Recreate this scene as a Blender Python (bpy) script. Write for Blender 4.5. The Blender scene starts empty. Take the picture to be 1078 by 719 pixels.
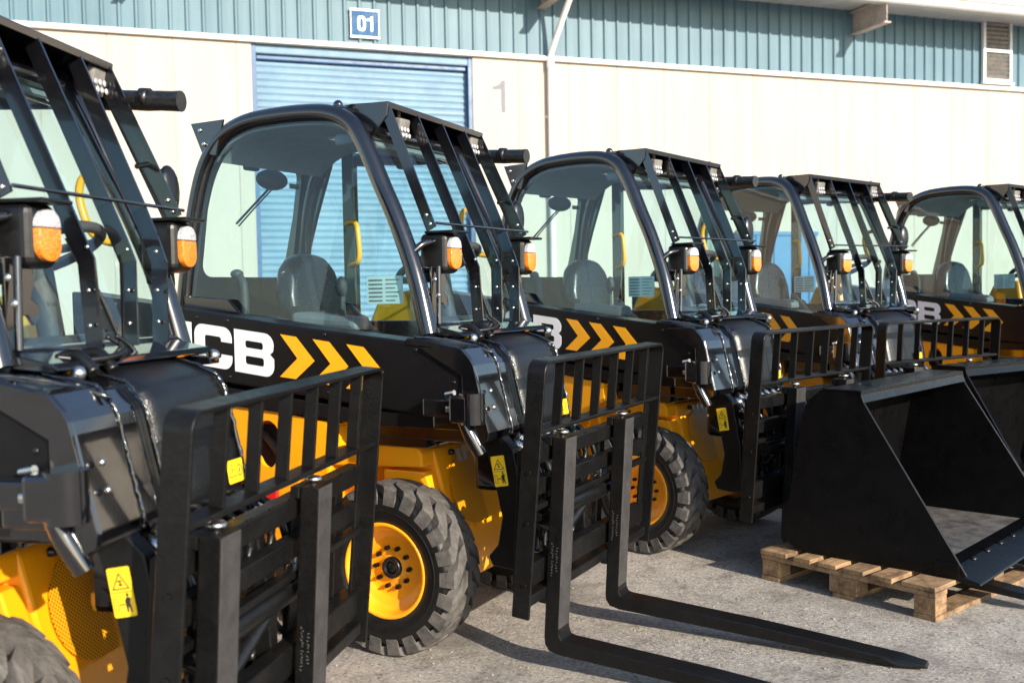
import bpy, bmesh, math, random
from mathutils import Vector, Matrix
R = math.radians
random.seed(7)
scene = bpy.context.scene
col = scene.collection

# ------------------------------------------------------------------ materials
def new_mat(name):
    m = bpy.data.materials.new(name); m.use_nodes = True
    nt = m.node_tree; b = nt.nodes.get('Principled BSDF')
    return m, nt, b
def N(nt, t, **kw):
    n = nt.nodes.new(t)
    for k, v in kw.items(): setattr(n, k, v)
    return n
def L(nt, a, b): nt.links.new(a, b)
def noise(nt, scale, detail=4, rough=.6, coord='Object', vec=None):
    n = N(nt, 'ShaderNodeTexNoise'); n.inputs['Scale'].default_value = scale
    n.inputs['Detail'].default_value = detail; n.inputs['Roughness'].default_value = rough
    if vec is None:
        tc = N(nt, 'ShaderNodeTexCoord'); vec = tc.outputs[coord]
    L(nt, vec, n.inputs['Vector']); return n
def ramp(nt, fac, stops):
    r = N(nt, 'ShaderNodeValToRGB'); e = r.color_ramp.elements
    while len(e) < len(stops): e.new(.5)
    for el, (p, c) in zip(e, stops):
        el.position = p; el.color = (c[0], c[1], c[2], 1) if isinstance(c, tuple) else (c, c, c, 1)
    L(nt, fac, r.inputs['Fac']); return r
def bump(nt, b, h, strength, dist=.01):
    n = N(nt, 'ShaderNodeBump'); n.inputs['Strength'].default_value = strength; n.inputs['Distance'].default_value = dist
    L(nt, h, n.inputs['Height']); L(nt, n.outputs['Normal'], b.inputs['Normal']); return n

def paint(name, c, rough=.3, coat=.0, var=.25, nscale=6, dust=0., dustc=(.25, .22, .18), bmp=.0, bscale=60, metal=0., spec=.5):
    m, nt, b = new_mat(name)
    gp = N(nt, 'ShaderNodeNewGeometry').outputs['Position']     # wear differs from machine to machine
    n = noise(nt, nscale, 5, .65, vec=gp)
    lo = tuple(x * (1 - var) for x in c); hi = tuple(min(1, x * (1 + var)) for x in c)
    r = ramp(nt, n.outputs['Fac'], [(.3, lo), (.7, hi)])
    out = r.outputs['Color']
    if dust:
        n2 = noise(nt, nscale * 4.3, 8, .7, vec=gp)
        r2 = ramp(nt, n2.outputs['Fac'], [(.45, 0.), (.8, dust)])
        mx = N(nt, 'ShaderNodeMix', data_type='RGBA'); L(nt, r2.outputs['Color'], mx.inputs['Factor'])
        L(nt, out, mx.inputs['A']); mx.inputs['B'].default_value = (*dustc, 1); out = mx.outputs['Result']
    L(nt, out, b.inputs['Base Color'])
    n3 = noise(nt, nscale * 2.1, 6, .7, vec=gp)
    r3 = ramp(nt, n3.outputs['Fac'], [(.3, max(.03, rough * .75)), (.75, min(1, rough * 1.35))])
    L(nt, r3.outputs['Color'], b.inputs['Roughness'])
    b.inputs['Metallic'].default_value = metal; b.inputs['Specular IOR Level'].default_value = spec
    if coat:
        b.inputs['Coat Weight'].default_value = coat; b.inputs['Coat Roughness'].default_value = .06; b.inputs['Coat IOR'].default_value = 1.62 if coat >= .8 else 1.5
    if bmp:
        n4 = noise(nt, bscale, 3, .5); bump(nt, b, n4.outputs['Fac'], bmp, .004)
    return m
M = {}
M['black'] = paint('black_gloss_paint', (.003, .003, .004), .15, 1.0, .3, 7, .012, bmp=.10, bscale=35)
M['panel'] = paint('black_boom_paint', (.0055, .0053, .006), .33, .0, .15, 3, .01, spec=.2)
M['cabblack'] = paint('cab_frame_paint', (.0035, .0035, .005), .2, .8, .2, 5, .015)
M['steel'] = paint('black_carriage_paint', (.0048, .0047, .0048), .36, .0, .35, 9, .035, dustc=(.10, .085, .07), bmp=.3, bscale=90, spec=.25)
M['scale'] = paint('grey_fork_front', (.036, .034, .034), .5, .0, .3, 14, .15, dustc=(.07, .06, .055), bmp=.3, bscale=120, spec=.4)  # greyer than the carriage paint, for the front faces of the fork shanks
M['bucket'] = paint('black_bucket_paint', (.0026, .0026, .003), .30, .0, .3, 4, .012, bmp=.1, bscale=30, spec=.2)
M['yellow'] = paint('yellow_body_paint', (.88, .345, .004), .32, .3, .07, 3, .04, dustc=(.4, .25, .1))
M['rim'] = paint('yellow_rim_paint', (.88, .35, .006), .36, .15, .08, 9, .12, dustc=(.35, .2, .06))
M['decaly'] = paint('yellow_decal', (.9, .38, .008), .35, 0, .04)
M['decalw'] = paint('white_decal', (.8, .8, .82), .35, 0, .03)
M['labely'] = paint('yellow_label', (.9, .56, .015), .4, 0, .05)
M['labelk'] = paint('label_ink', (.02, .018, .015), .5, 0, .05)
M['stencil'] = paint('white_stencil', (.10, .10, .10), .6, 0, .3, 200)
M['rubber'] = paint('tyre_rubber', (.004, .004, .004), .45, 0, .3, 12, .12, dustc=(.06, .055, .05), spec=.35)
M['hose'] = paint('hose_rubber', (.004, .004, .004), .35, 0, .3, 30)
M['zinc'] = paint('zinc_plated_steel', (.62, .61, .58), .28, 0, .15, 60, metal=1.)
M['chrome'] = paint('chromed_rod', (.75, .75, .76), .12, 0, .05, metal=1.)
M['interior'] = paint('dark_cab_trim', (.03, .034, .036), .6, 0, .2, 12)
M['headliner'] = paint('grey_headliner', (.17, .19, .20), .8, 0, .08, 8)
M['vinyl'] = paint('black_seat_vinyl', (.007, .008, .009), .3, 0, .2, 20, .08, bmp=.15, bscale=25)
M['console'] = paint('grey_console_plastic', (.12, .14, .15), .5, 0, .15, 20)
M['paper'] = paint('paper_notice', (.5, .62, .6), .7, 0, .04)
M['red'] = paint('red_plastic', (.55, .01, .012), .4, 0, .1)
M['cream'] = None
M['zgrey'] = paint('galvanised_sheet', (.42, .42, .42), .5, 0, .12, 3, .2, dustc=(.3, .25, .2), spec=.4)
M['beam'] = paint('rusty_primer_steel', (.42, .36, .32), .7, 0, .2, 3, .8, dustc=(.33, .15, .05))
M['pipe'] = paint('cream_pipe_paint', (.72, .68, .62), .5, 0, .08, 3, .1)
M['wframe'] = paint('white_window_frame', (.62, .63, .64), .5, 0, .08)
M['louver'] = paint('dusty_louver_glass', (.17, .16, .15), .3, 0, .3, 8, .3)
M['doorblue'] = paint('blue_shutter_paint', (.125, .215, .30), .45, 0, .12, 1.5, .5, dustc=(.20, .26, .31), spec=.25)
M['doordark'] = paint('blue_shutter_frame', (.02, .075, .18), .4, 0, .12, 3)
M['signblue'] = paint('blue_sign_enamel', (.006, .07, .18), .5, 0, .12, 6, .35, dustc=(.06, .10, .15), spec=.2)
M['cabinet'] = paint('blue_cabinet_paint', (.01, .13, .28), .45, 0, .1, 3)
M['greypaint'] = paint('grey_wall_paint', (.15, .155, .185), .7, 0, .1, 12, .15, dustc=(.3, .27, .23))

# textured black hump: same paint with a grained surface
m, nt, b = new_mat('grained_black_cover'); b.inputs['Base Color'].default_value = (.005, .0055, .0065, 1)
b.inputs['Roughness'].default_value = .33
v = N(nt, 'ShaderNodeTexVoronoi'); v.inputs['Scale'].default_value = 160
tc = N(nt, 'ShaderNodeTexCoord'); L(nt, tc.outputs['Object'], v.inputs['Vector'])
bump(nt, b, v.outputs['Distance'], .22, .003); M['grained'] = m

# perforated yellow screen (holes modelled as a dark dot pattern of the sheet)
m, nt, b = new_mat('perforated_yellow_sheet')
tc = N(nt, 'ShaderNodeTexCoord'); mp = N(nt, 'ShaderNodeMapping'); mp.inputs['Rotation'].default_value = (R(45), 0, 0)
L(nt, tc.outputs['Object'], mp.inputs['Vector'])
sp = N(nt, 'ShaderNodeSeparateXYZ'); L(nt, mp.outputs['Vector'], sp.inputs[0])
def sq(o):
    a = N(nt, 'ShaderNodeMath', operation='MULTIPLY'); L(nt, o, a.inputs[0]); a.inputs[1].default_value = 110
    f = N(nt, 'ShaderNodeMath', operation='FRACT'); L(nt, a.outputs[0], f.inputs[0])
    s = N(nt, 'ShaderNodeMath', operation='SUBTRACT'); L(nt, f.outputs[0], s.inputs[0]); s.inputs[1].default_value = .5
    p = N(nt, 'ShaderNodeMath', operation='POWER'); L(nt, s.outputs[0], p.inputs[0]); p.inputs[1].default_value = 2; return p
a1 = sq(sp.outputs['Y']); a2 = sq(sp.outputs['Z'])
ad = N(nt, 'ShaderNodeMath', operation='ADD'); L(nt, a1.outputs[0], ad.inputs[0]); L(nt, a2.outputs[0], ad.inputs[1])
rr = ramp(nt, ad.outputs[0], [(.07, (.03, .015, .004)), (.10, (.75, .31, .006))])
L(nt, rr.outputs['Color'], b.inputs['Base Color']); b.inputs['Roughness'].default_value = .4; M['perf'] = m

# glass
def glass(name, tint, ior=1.5, rough=.02):
    m = bpy.data.materials.new(name); m.use_nodes = True; nt = m.node_tree; nt.nodes.clear()
    o = N(nt, 'ShaderNodeOutputMaterial'); mx = N(nt, 'ShaderNodeMixShader'); tr = N(nt, 'ShaderNodeBsdfTransparent')
    gl = N(nt, 'ShaderNodeBsdfGlossy'); gl.inputs['Roughness'].default_value = rough; fr = N(nt, 'ShaderNodeFresnel'); ge = N(nt, 'ShaderNodeNewGeometry'); io = N(nt, 'ShaderNodeMath', operation='MULTIPLY_ADD')
    L(nt, ge.outputs['Backfacing'], io.inputs[0]); io.inputs[1].default_value = 1 / ior - ior; io.inputs[2].default_value = ior; L(nt, io.outputs[0], fr.inputs['IOR'])
    # a pane seen from behind reflects like one seen from the front
    nz = noise(nt, 2.2, 2, .5); bp_ = N(nt, 'ShaderNodeBump'); bp_.inputs['Strength'].default_value = .06; bp_.inputs['Distance'].default_value = .02
    L(nt, nz.outputs['Fac'], bp_.inputs['Height']); L(nt, bp_.outputs['Normal'], gl.inputs['Normal'])
    tr.inputs['Color'].default_value = (*tint, 1)
    L(nt, fr.outputs[0], mx.inputs[0]); L(nt, tr.outputs[0], mx.inputs[1]); L(nt, gl.outputs[0], mx.inputs[2])
    # thin film of smeary dust; its pale colour also stands for reflected haze
    df = N(nt, 'ShaderNodeBsdfDiffuse'); df.inputs['Color'].default_value = (.42, .46, .46, 1); mx2 = N(nt, 'ShaderNodeMixShader')
    dn = noise(nt, 3.5, 9, .7); dr = ramp(nt, dn.outputs['Fac'], [(.35, .002), (.55, .007), (.75, .03)])
    L(nt, dr.outputs['Color'], mx2.inputs[0]); L(nt, mx.outputs[0], mx2.inputs[1]); L(nt, df.outputs[0], mx2.inputs[2]); L(nt, mx2.outputs[0], o.inputs[0])
    return m
M['glass'] = glass('tinted_cab_glass', (.74, .90, .92), 1.62)
M['screen'] = glass('tinted_windscreen_glass', (.74, .90, .93), 1.8)
def lens(name, c, tr):
    m, nt, b = new_mat(name); b.inputs['Base Color'].default_value = (*c, 1); b.inputs['Roughness'].default_value = .12
    b.inputs['Coat Weight'].default_value = .6
    v = N(nt, 'ShaderNodeTexVoronoi'); v.inputs['Scale'].default_value = 200; tc = N(nt, 'ShaderNodeTexCoord'); L(nt, tc.outputs['Object'], v.inputs['Vector'])
    r = ramp(nt, v.outputs['Distance'], [(0., tuple(min(1, x * 1.25 + .02) for x in c)), (.75, tuple(x * .62 for x in c))])  # facet glints and dark shading put into the lens colour, cell by cell
    L(nt, r.outputs['Color'], b.inputs['Base Color']); bump(nt, b, v.outputs['Distance'], .22, .004); return m
M['orange'] = lens('orange_lens', (.85, .22, .008), .3)
M['clear'] = lens('clear_lens', (.48, .48, .50), .3)

# tread rubber: dusty grey
m, nt, b = new_mat('dusty_tread_rubber')
n = noise(nt, 14, 8, .7); r = ramp(nt, n.outputs['Fac'], [(.3, (.035, .032, .030)), (.5, (.085, .078, .072)), (.72, (.14, .13, .12))])
L(nt, r.outputs['Color'], b.inputs['Base Color']); b.inputs['Roughness'].default_value = .8; b.inputs['Specular IOR Level'].default_value = .25
n2 = noise(nt, 120, 4, .6); bump(nt, b, n2.outputs['Fac'], .35, .004); M['tread'] = m

# concrete yard
m, nt, b = new_mat('weathered_yard_concrete')
n1 = noise(nt, .55, 8, .65); n2 = noise(nt, 5.5, 8, .75); n3 = noise(nt, 90, 6, .75)
v = N(nt, 'ShaderNodeTexVoronoi'); v.inputs['Scale'].default_value = 95
tc = N(nt, 'ShaderNodeTexCoord'); L(nt, tc.outputs['Object'], v.inputs['Vector'])
r1 = ramp(nt, n1.outputs['Fac'], [(.3, (.33, .302, .268)), (.5, (.415, .384, .344)), (.7, (.49, .456, .412))])
r2 = ramp(nt, n2.outputs['Fac'], [(.30, (.50, .48, .46)), (.48, (1., 1., 1.)), (.72, (1.25, 1.23, 1.2))])
mx = N(nt, 'ShaderNodeMix', data_type='RGBA', blend_type='MULTIPLY'); mx.inputs['Factor'].default_value = 1
L(nt, r1.outputs['Color'], mx.inputs['A']); L(nt, r2.outputs['Color'], mx.inputs['B'])
rv = ramp(nt, v.outputs['Color'], [(.05, (.42, .40, .38)), (.35, (.93, .92, .91)), (.7, (1.1, 1.08, 1.05)), (.97, (1.6, 1.56, 1.5))])
mx2 = N(nt, 'ShaderNodeMix', data_type='RGBA', blend_type='MULTIPLY'); mx2.inputs['Factor'].default_value = .75
L(nt, mx.outputs['Result'], mx2.inputs['A']); L(nt, rv.outputs['Color'], mx2.inputs['B'])
r3 = ramp(nt, n3.outputs['Fac'], [(.25, .55), (.55, 1.), (.8, 1.25)])
mx3 = N(nt, 'ShaderNodeMix', data_type='RGBA', blend_type='MULTIPLY'); mx3.inputs['Factor'].default_value = .8
L(nt, mx2.outputs['Result'], mx3.inputs['A']); L(nt, r3.outputs['Color'], mx3.inputs['B'])
# oil drips and dark blotches
n5 = noise(nt, 1.7, 4, .55); r5 = ramp(nt, n5.outputs['Fac'], [(.55, 0.), (.66, .55)])
mx4 = N(nt, 'ShaderNodeMix', data_type='RGBA'); L(nt, r5.outputs['Color'], mx4.inputs['Factor']); L(nt, mx3.outputs['Result'], mx4.inputs['A'])
mx4.inputs['B'].default_value = (.20, .185, .165, 1)
L(nt, mx4.outputs['Result'], b.inputs['Base Color']); b.inputs['Roughness'].default_value = .88; b.inputs['Specular IOR Level'].default_value = .25
n4 = noise(nt, 60, 8, .8); bump(nt, b, n4.outputs['Fac'], .9, .02); M['yard'] = m

# cream precast wall
m, nt, b = new_mat('cream_wall_paint')
n1 = noise(nt, .4, 5, .6); r1 = ramp(nt, n1.outputs['Fac'], [(.3, (.402, .356, .302)), (.7, (.440, .394, .336))])
tc = N(nt, 'ShaderNodeTexCoord'); mp = N(nt, 'ShaderNodeMapping'); mp.inputs['Scale'].default_value = (2.5, 2.5, .12); L(nt, tc.outputs['Object'], mp.inputs['Vector'])
n2 = noise(nt, 1.6, 6, .65, vec=mp.outputs['Vector']); r2 = ramp(nt, n2.outputs['Fac'], [(.36, (.95, .925, .89)), (.55, (1, 1, 1))])
mx = N(nt, 'ShaderNodeMix', data_type='RGBA', blend_type='MULTIPLY'); mx.inputs['Factor'].default_value = .8
L(nt, r1.outputs['Color'], mx.inputs['A']); L(nt, r2.outputs['Color'], mx.inputs['B']); L(nt, mx.outputs['Result'], b.inputs['Base Color'])
b.inputs['Roughness'].default_value = .8; b.inputs['Specular IOR Level'].default_value = .25
n3 = noise(nt, 40, 4, .6); bump(nt, b, n3.outputs['Fac'], .15, .006); M['cream'] = m

# pale blue cladding
m, nt, b = new_mat('pale_blue_cladding')
n1 = noise(nt, .8, 5, .6); r1 = ramp(nt, n1.outputs['Fac'], [(.3, (.080, .150, .192)), (.7, (.104, .180, .222))])
mp = N(nt, 'ShaderNodeMapping'); mp.inputs['Scale'].default_value = (4, 4, .15); tc = N(nt, 'ShaderNodeTexCoord'); L(nt, tc.outputs['Object'], mp.inputs['Vector'])
n2 = noise(nt, 1.5, 5, .6, vec=mp.outputs['Vector']); r2 = ramp(nt, n2.outputs['Fac'], [(.35, (.84, .87, .88)), (.6, (1.08, 1.06, 1.05))])
mx = N(nt, 'ShaderNodeMix', data_type='RGBA', blend_type='MULTIPLY'); mx.inputs['Factor'].default_value = 1
L(nt, r1.outputs['Color'], mx.inputs['A']); L(nt, r2.outputs['Color'], mx.inputs['B']); L(nt, mx.outputs['Result'], b.inputs['Base Color'])
b.inputs['Roughness'].default_value = .5; b.inputs['Specular IOR Level'].default_value = .3; M['clad'] = m

# pallet timber
m, nt, b = new_mat('rough_pallet_timber')
tc = N(nt, 'ShaderNodeTexCoord'); mp = N(nt, 'ShaderNodeMapping'); mp.inputs['Scale'].default_value = (28, 3.0, 28); L(nt, tc.outputs['Object'], mp.inputs['Vector'])
n1 = noise(nt, 1.6, 8, .7, vec=mp.outputs['Vector']); r1 = ramp(nt, n1.outputs['Fac'], [(.28, (.15, .085, .042)), (.5, (.33, .21, .11)), (.75, (.45, .31, .18))])
n2 = noise(nt, 9, 5, .7); r2 = ramp(nt, n2.outputs['Fac'], [(.36, (.32, .28, .25)), (.54, (1, 1, 1))])
mx = N(nt, 'ShaderNodeMix', data_type='RGBA', blend_type='MULTIPLY'); mx.inputs['Factor'].default_value = .85
L(nt, r1.outputs['Color'], mx.inputs['A']); L(nt, r2.outputs['Color'], mx.inputs['B'])
oi = N(nt, 'ShaderNodeObjectInfo'); ro = ramp(nt, oi.outputs['Random'], [(0., (.62, .60, .58)), (.5, (.95, .93, .90)), (1., (1.15, 1.08, .98))])
mxo = N(nt, 'ShaderNodeMix', data_type='RGBA', blend_type='MULTIPLY'); mxo.inputs['Factor'].default_value = 1
L(nt, mx.outputs['Result'], mxo.inputs['A']); L(nt, ro.outputs['Color'], mxo.inputs['B']); L(nt, mxo.outputs['Result'], b.inputs['Base Color'])
b.inputs['Roughness'].default_value = .8; bump(nt, b, n1.outputs['Fac'], .6, .005); M['wood'] = m
M['grit'] = paint('yard_grit', (.24, .215, .18), .9, 0, .5, 8)
# worn bucket floor
m, nt, b = new_mat('worn_bucket_floor')
n1 = noise(nt, 7, 9, .75); r1 = ramp(nt, n1.outputs['Fac'], [(.35, (.03, .03, .03)), (.5, (.09, .083, .075)), (.7, (.17, .155, .14))])
L(nt, r1.outputs['Color'], b.inputs['Base Color']); b.inputs['Roughness'].default_value = .55; bump(nt, b, n1.outputs['Fac'], .3, .006); M['bfloor'] = m

# ------------------------------------------------------------------ mesh helpers
class MB:
    def __init__(s): s.bm = bmesh.new()
    def merge(s, t, mat=None):
        mp = {}
        for v in t.verts: mp[v] = s.bm.verts.new(mat @ v.co if mat else v.co)
        for f in t.faces:
            try: g = s.bm.faces.new([mp[v] for v in f.verts]); g.smooth = f.smooth; g.material_index = f.material_index
            except ValueError: pass
        t.free()
    def box(s, c, d, bev=.004, rot=None, seg=2):
        t = bmesh.new(); bmesh.ops.create_cube(t, size=1)
        for v in t.verts: v.co = Vector((v.co.x * d[0], v.co.y * d[1], v.co.z * d[2]))
        if bev: bmesh.ops.bevel(t, geom=t.edges[:], offset=min(bev, min(d) * .4), segments=seg, affect='EDGES', profile=.5)
        m = Matrix.Translation(c)
        if rot is not None: m = m @ rot
        s.merge(t, m); return s
    def bb(s, x0, x1, y0, y1, z0, z1, bev=.004, seg=2):
        return s.box(((x0 + x1) / 2, (y0 + y1) / 2, (z0 + z1) / 2), (x1 - x0, y1 - y0, z1 - z0), bev, None, seg)
    def prism(s, pts, a0, a1, axis='y', bev=.004, seg=2, f=None):
        # polygon in the plane normal to axis, extruded a0..a1
        t = bmesh.new()
        def P(p, a):
            if axis == 'y': return (p[0], a, p[1])
            if axis == 'x': return (a, p[0], p[1])
            return (p[0], p[1], a)
        A = [t.verts.new(P(p, a0)) for p in pts]; B = [t.verts.new(P(p, a1)) for p in pts]
        t.faces.new(A); t.faces.new(B[::-1]); n = len(pts)
        for i in range(n): t.faces.new((A[i], B[i], B[(i + 1) % n], A[(i + 1) % n]))
        bmesh.ops.recalc_face_normals(t, faces=t.faces[:])
        if bev: bmesh.ops.bevel(t, geom=t.edges[:], offset=bev, segments=seg, affect='EDGES', profile=.5, clamp_overlap=True)
        if f:
            for v in t.verts: v.co = Vector(f(v.co))
        s.merge(t); return s
    def tube(s, path, r, n=10, cap=True, closed=False):
        pts = [Vector(p) for p in path]; m = len(pts); rs = r if isinstance(r, (list, tuple)) else [r] * m
        rings = []; prev = None
        for i, p in enumerate(pts):
            if closed: d = pts[(i + 1) % m] - pts[i - 1]
            else: d = pts[min(i + 1, m - 1)] - pts[max(i - 1, 0)]
            d.normalize()
            if prev is None:
                u = d.cross(Vector((0, 0, 1)))
                if u.length < .1: u = d.cross(Vector((0, 1, 0)))
            else: u = prev - d * prev.dot(d)
            u.normalize(); prev = u; w = d.cross(u)
            rings.append([s.bm.verts.new(p + (u * math.cos(2 * math.pi * k / n) + w * math.sin(2 * math.pi * k / n)) * rs[i]) for k in range(n)])
        for i in range(m if closed else m - 1):
            a, b = rings[i], rings[(i + 1) % m]
            for k in range(n):
                f = s.bm.faces.new((a[k], a[(k + 1) % n], b[(k + 1) % n], b[k])); f.smooth = True
        if cap and not closed:
            for rg in (rings[0], rings[-1]): s.bm.faces.new([s.bm.verts.new(v.co) for v in rg])
        return s
    def cyl(s, p0, p1, r, n=16, r1=None): return s.tube([p0, p1], [r, r if r1 is None else r1], n)
    def lathe(s, prof, n=40, c=(0, 0, 0), axis='y', closed=False):
        # prof: (radius, axial)
        rings = []
        for (r, a) in prof:
            rg = []
            for k in range(n):
                t = 2 * math.pi * k / n; p = (r * math.cos(t), a, r * math.sin(t)) if axis == 'y' else ((a, r * math.cos(t), r * math.sin(t)) if axis == 'x' else (r * math.cos(t), r * math.sin(t), a))
                rg.append(s.bm.verts.new(Vector(p) + Vector(c)))
            rings.append(rg)
        m = len(rings)
        for i in range(m if closed else m - 1):
            a, b = rings[i], rings[(i + 1) % m]
            for k in range(n):
                f = s.bm.faces.new((a[k], b[k], b[(k + 1) % n], a[(k + 1) % n])); f.smooth = True
        return s
    def ell(s, c, r, n=14):
        t = bmesh.new(); bmesh.ops.create_uvsphere(t, u_segments=n, v_segments=max(6, n // 2 + 2), radius=1)
        for f in t.faces: f.smooth = True
        for v in t.verts: v.co = Vector((v.co.x * r[0], v.co.y * r[1], v.co.z * r[2]))
        s.merge(t, Matrix.Translation(c)); return s
    def sweep(s, prof, path2d, y, w, th, yf=None):
        return s
    def strip(s, prof, ys, th=.012, crown=None, smooth=False):
        # a bent plate: profile (x,z) swept over the y values ys, thickness th inward; crown(y)->offset along normal
        n = len(prof); nor = []
        for i in range(n):
            d = Vector((prof[min(i + 1, n - 1)][0] - prof[max(i - 1, 0)][0], prof[min(i + 1, n - 1)][1] - prof[max(i - 1, 0)][1])); d.normalize()
            nor.append(Vector((-d.y, d.x)))
        O = []; I = []
        for y in ys:
            c = crown(y) if crown else 0
            O.append([s.bm.verts.new((p[0] + nor[i].x * c, y, p[1] + nor[i].y * c)) for i, p in enumerate(prof)])
            I.append([s.bm.verts.new((p[0] + nor[i].x * (c - th), y, p[1] + nor[i].y * (c - th))) for i, p in enumerate(prof)])
        for j in range(len(ys) - 1):
            for i in range(n - 1):
                f = s.bm.faces.new((O[j][i], O[j][i + 1], O[j + 1][i + 1], O[j + 1][i])); f.smooth = smooth
                g = s.bm.faces.new((I[j][i], I[j + 1][i], I[j + 1][i + 1], I[j][i + 1])); g.smooth = smooth
        for j in (0, len(ys) - 1):
            for i in range(n - 1): s.bm.faces.new((O[j][i], I[j][i], I[j][i + 1], O[j][i + 1]))
        for i in (0, n - 1):
            for j in range(len(ys) - 1): s.bm.faces.new((O[j][i], O[j + 1][i], I[j + 1][i], I[j][i]))
        return s
    def poly(s, loops, P, th=None, nrm=None):
        # flat region with holes; loops of 2d points; P maps to 3d; optional thickness along nrm
        t = bmesh.new(); E = []
        for lp in loops:
            vs = [t.verts.new(P(p)) for p in lp]
            for i in range(len(vs)): E.append(t.edges.new((vs[i], vs[(i + 1) % len(vs)])))
        bmesh.ops.triangle_fill(t, use_beauty=True, use_dissolve=False, edges=E)
        if th:
            bmesh.ops.recalc_face_normals(t, faces=t.faces[:])
            g = bmesh.ops.extrude_face_region(t, geom=t.faces[:])
            for e in g['geom']:
                if isinstance(e, bmesh.types.BMVert): e.co += Vector(nrm) * th
        s.merge(t); return s
    def split(s, name, mat, parent=None):
        # every loose piece becomes an object of its own (cap discs stay with the piece they close)
        bmesh.ops.remove_doubles(s.bm, verts=s.bm.verts[:], dist=1e-6); seen = set(); out = []
        for v in s.bm.verts:
            if v in seen: continue
            st = [v]; comp = []; seen.add(v)
            while st:
                a = st.pop(); comp.append(a)
                for e in a.link_edges:
                    o = e.other_vert(a)
                    if o not in seen: seen.add(o); st.append(o)
            m = MB(); mp = {a: m.bm.verts.new(a.co) for a in comp}
            for f in {f for a in comp for f in a.link_faces}:
                g = m.bm.faces.new([mp[a] for a in f.verts]); g.smooth = f.smooth and len(f.verts) < 5
            bmesh.ops.split_edges(m.bm, edges=[e for e in m.bm.edges if len(e.link_faces) == 2 and e.link_faces[0].normal.angle(e.link_faces[1].normal, 0) > R(50)])
            out.append(m.build(name, mat, parent))
        s.bm.free(); return out
    def build(s, name, mat, parent=None, fix=True):
        if fix: bmesh.ops.recalc_face_normals(s.bm, faces=s.bm.faces[:])
        me = bpy.data.meshes.new(name); s.bm.to_mesh(me); s.bm.free()
        o = bpy.data.objects.new(name, me); col.objects.link(o)
        if mat is not None: me.materials.append(mat if not isinstance(mat, str) else M[mat])
        if parent is not None: o.parent = parent
        return o
def tag(o, label=None, cat=None, group=None, kind=None):
    if label: o['label'] = label
    if cat: o['category'] = cat
    if group: o['group'] = group
    if kind: o['kind'] = kind
    return o
def empty(name, loc=(0, 0, 0), rz=0):
    o = bpy.data.objects.new(name, None); col.objects.link(o); o.location = loc; o.rotation_euler = (0, 0, rz); o.empty_display_size = .2; return o
def copy_tree(o, parent=None):
    c = o.copy(); col.objects.link(c)
    if parent is not None: c.parent = parent
    for ch in list(o.children): copy_tree(ch, c)
    return c
def smooth_path(pts, k=5):
    P = [Vector(p) for p in pts]; out = []
    for i in range(len(P) - 1):
        a = P[max(i - 1, 0)]; b = P[i]; c = P[i + 1]; d = P[min(i + 2, len(P) - 1)]
        for j in range(k):
            t = j / k; out.append(.5 * ((2 * b) + (c - a) * t + (2 * a - 5 * b + 4 * c - d) * t * t + (3 * b - a - 3 * c + d) * t ** 3))
    out.append(P[-1]); return out
def rrect(x0, x1, z0, z1, r, n=5):
    o = []
    for cx, cz, a in ((x1 - r, z1 - r, 0), (x0 + r, z1 - r, 90), (x0 + r, z0 + r, 180), (x1 - r, z0 + r, 270)):
        for k in range(n + 1):
            t = R(a + 90 * k / n); o.append((cx + r * math.cos(t), cz + r * math.sin(t)))
    return o
def text_mesh(name, body, size, mat, parent, mtx, extrude=.001, offset=0.):
    cu = bpy.data.curves.new(name, 'FONT'); cu.body = body; cu.size = size; cu.extrude = extrude; cu.align_x = 'CENTER'; cu.align_y = 'CENTER'; cu.offset = offset
    t = bpy.data.objects.new(name, cu); col.objects.link(t)
    dg = bpy.context.evaluated_depsgraph_get(); me = bpy.data.meshes.new_from_object(t.evaluated_get(dg))
    bpy.data.objects.remove(t); bpy.data.curves.remove(cu)
    me.transform(mtx); me.materials.clear(); me.materials.append(M[mat])
    o = bpy.data.objects.new(name, me); col.objects.link(o)
    if parent is not None: o.parent = parent
    return o
# ------------------------------------------------------------------ ground, light, sky
SUN_AZ = Vector((.62, -.785)).normalized(); SUN_EL = R(23)
def setting():
    g = MB(); n = 24; S = 300
    g.bm.verts.ensure_lookup_table()
    bmesh.ops.create_grid(g.bm, x_segments=n, y_segments=n, size=S)
    tag(g.build('ground', 'yard', fix=False), kind='structure')
    w = bpy.data.worlds.new('World'); scene.world = w; w.use_nodes = True; nt = w.node_tree
    sky = N(nt, 'ShaderNodeTexSky', sky_type='NISHITA'); sky.sun_disc = False; sky.sun_elevation = SUN_EL
    sky.sun_rotation = math.atan2(SUN_AZ.x, SUN_AZ.y); sky.air_density = 1.; sky.dust_density = .6; sky.ozone_density = 1.2
    bg = nt.nodes['Background']; L(nt, sky.outputs[0], bg.inputs[0]); bg.inputs[1].default_value = SKY
    l = bpy.data.lights.new('sun', 'SUN'); l.energy = SUN; l.angle = R(.6); l.color = (1., .90, .76)
    o = bpy.data.objects.new('sun', l); col.objects.link(o)
    d = Vector((SUN_AZ.x * math.cos(SUN_EL), SUN_AZ.y * math.cos(SUN_EL), math.sin(SUN_EL)))
    o.rotation_euler = (-d).to_track_quat('-Z', 'Y').to_euler()
SKY = .15; SUN = 4.4; EXPO = 1.0
setting()

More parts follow.
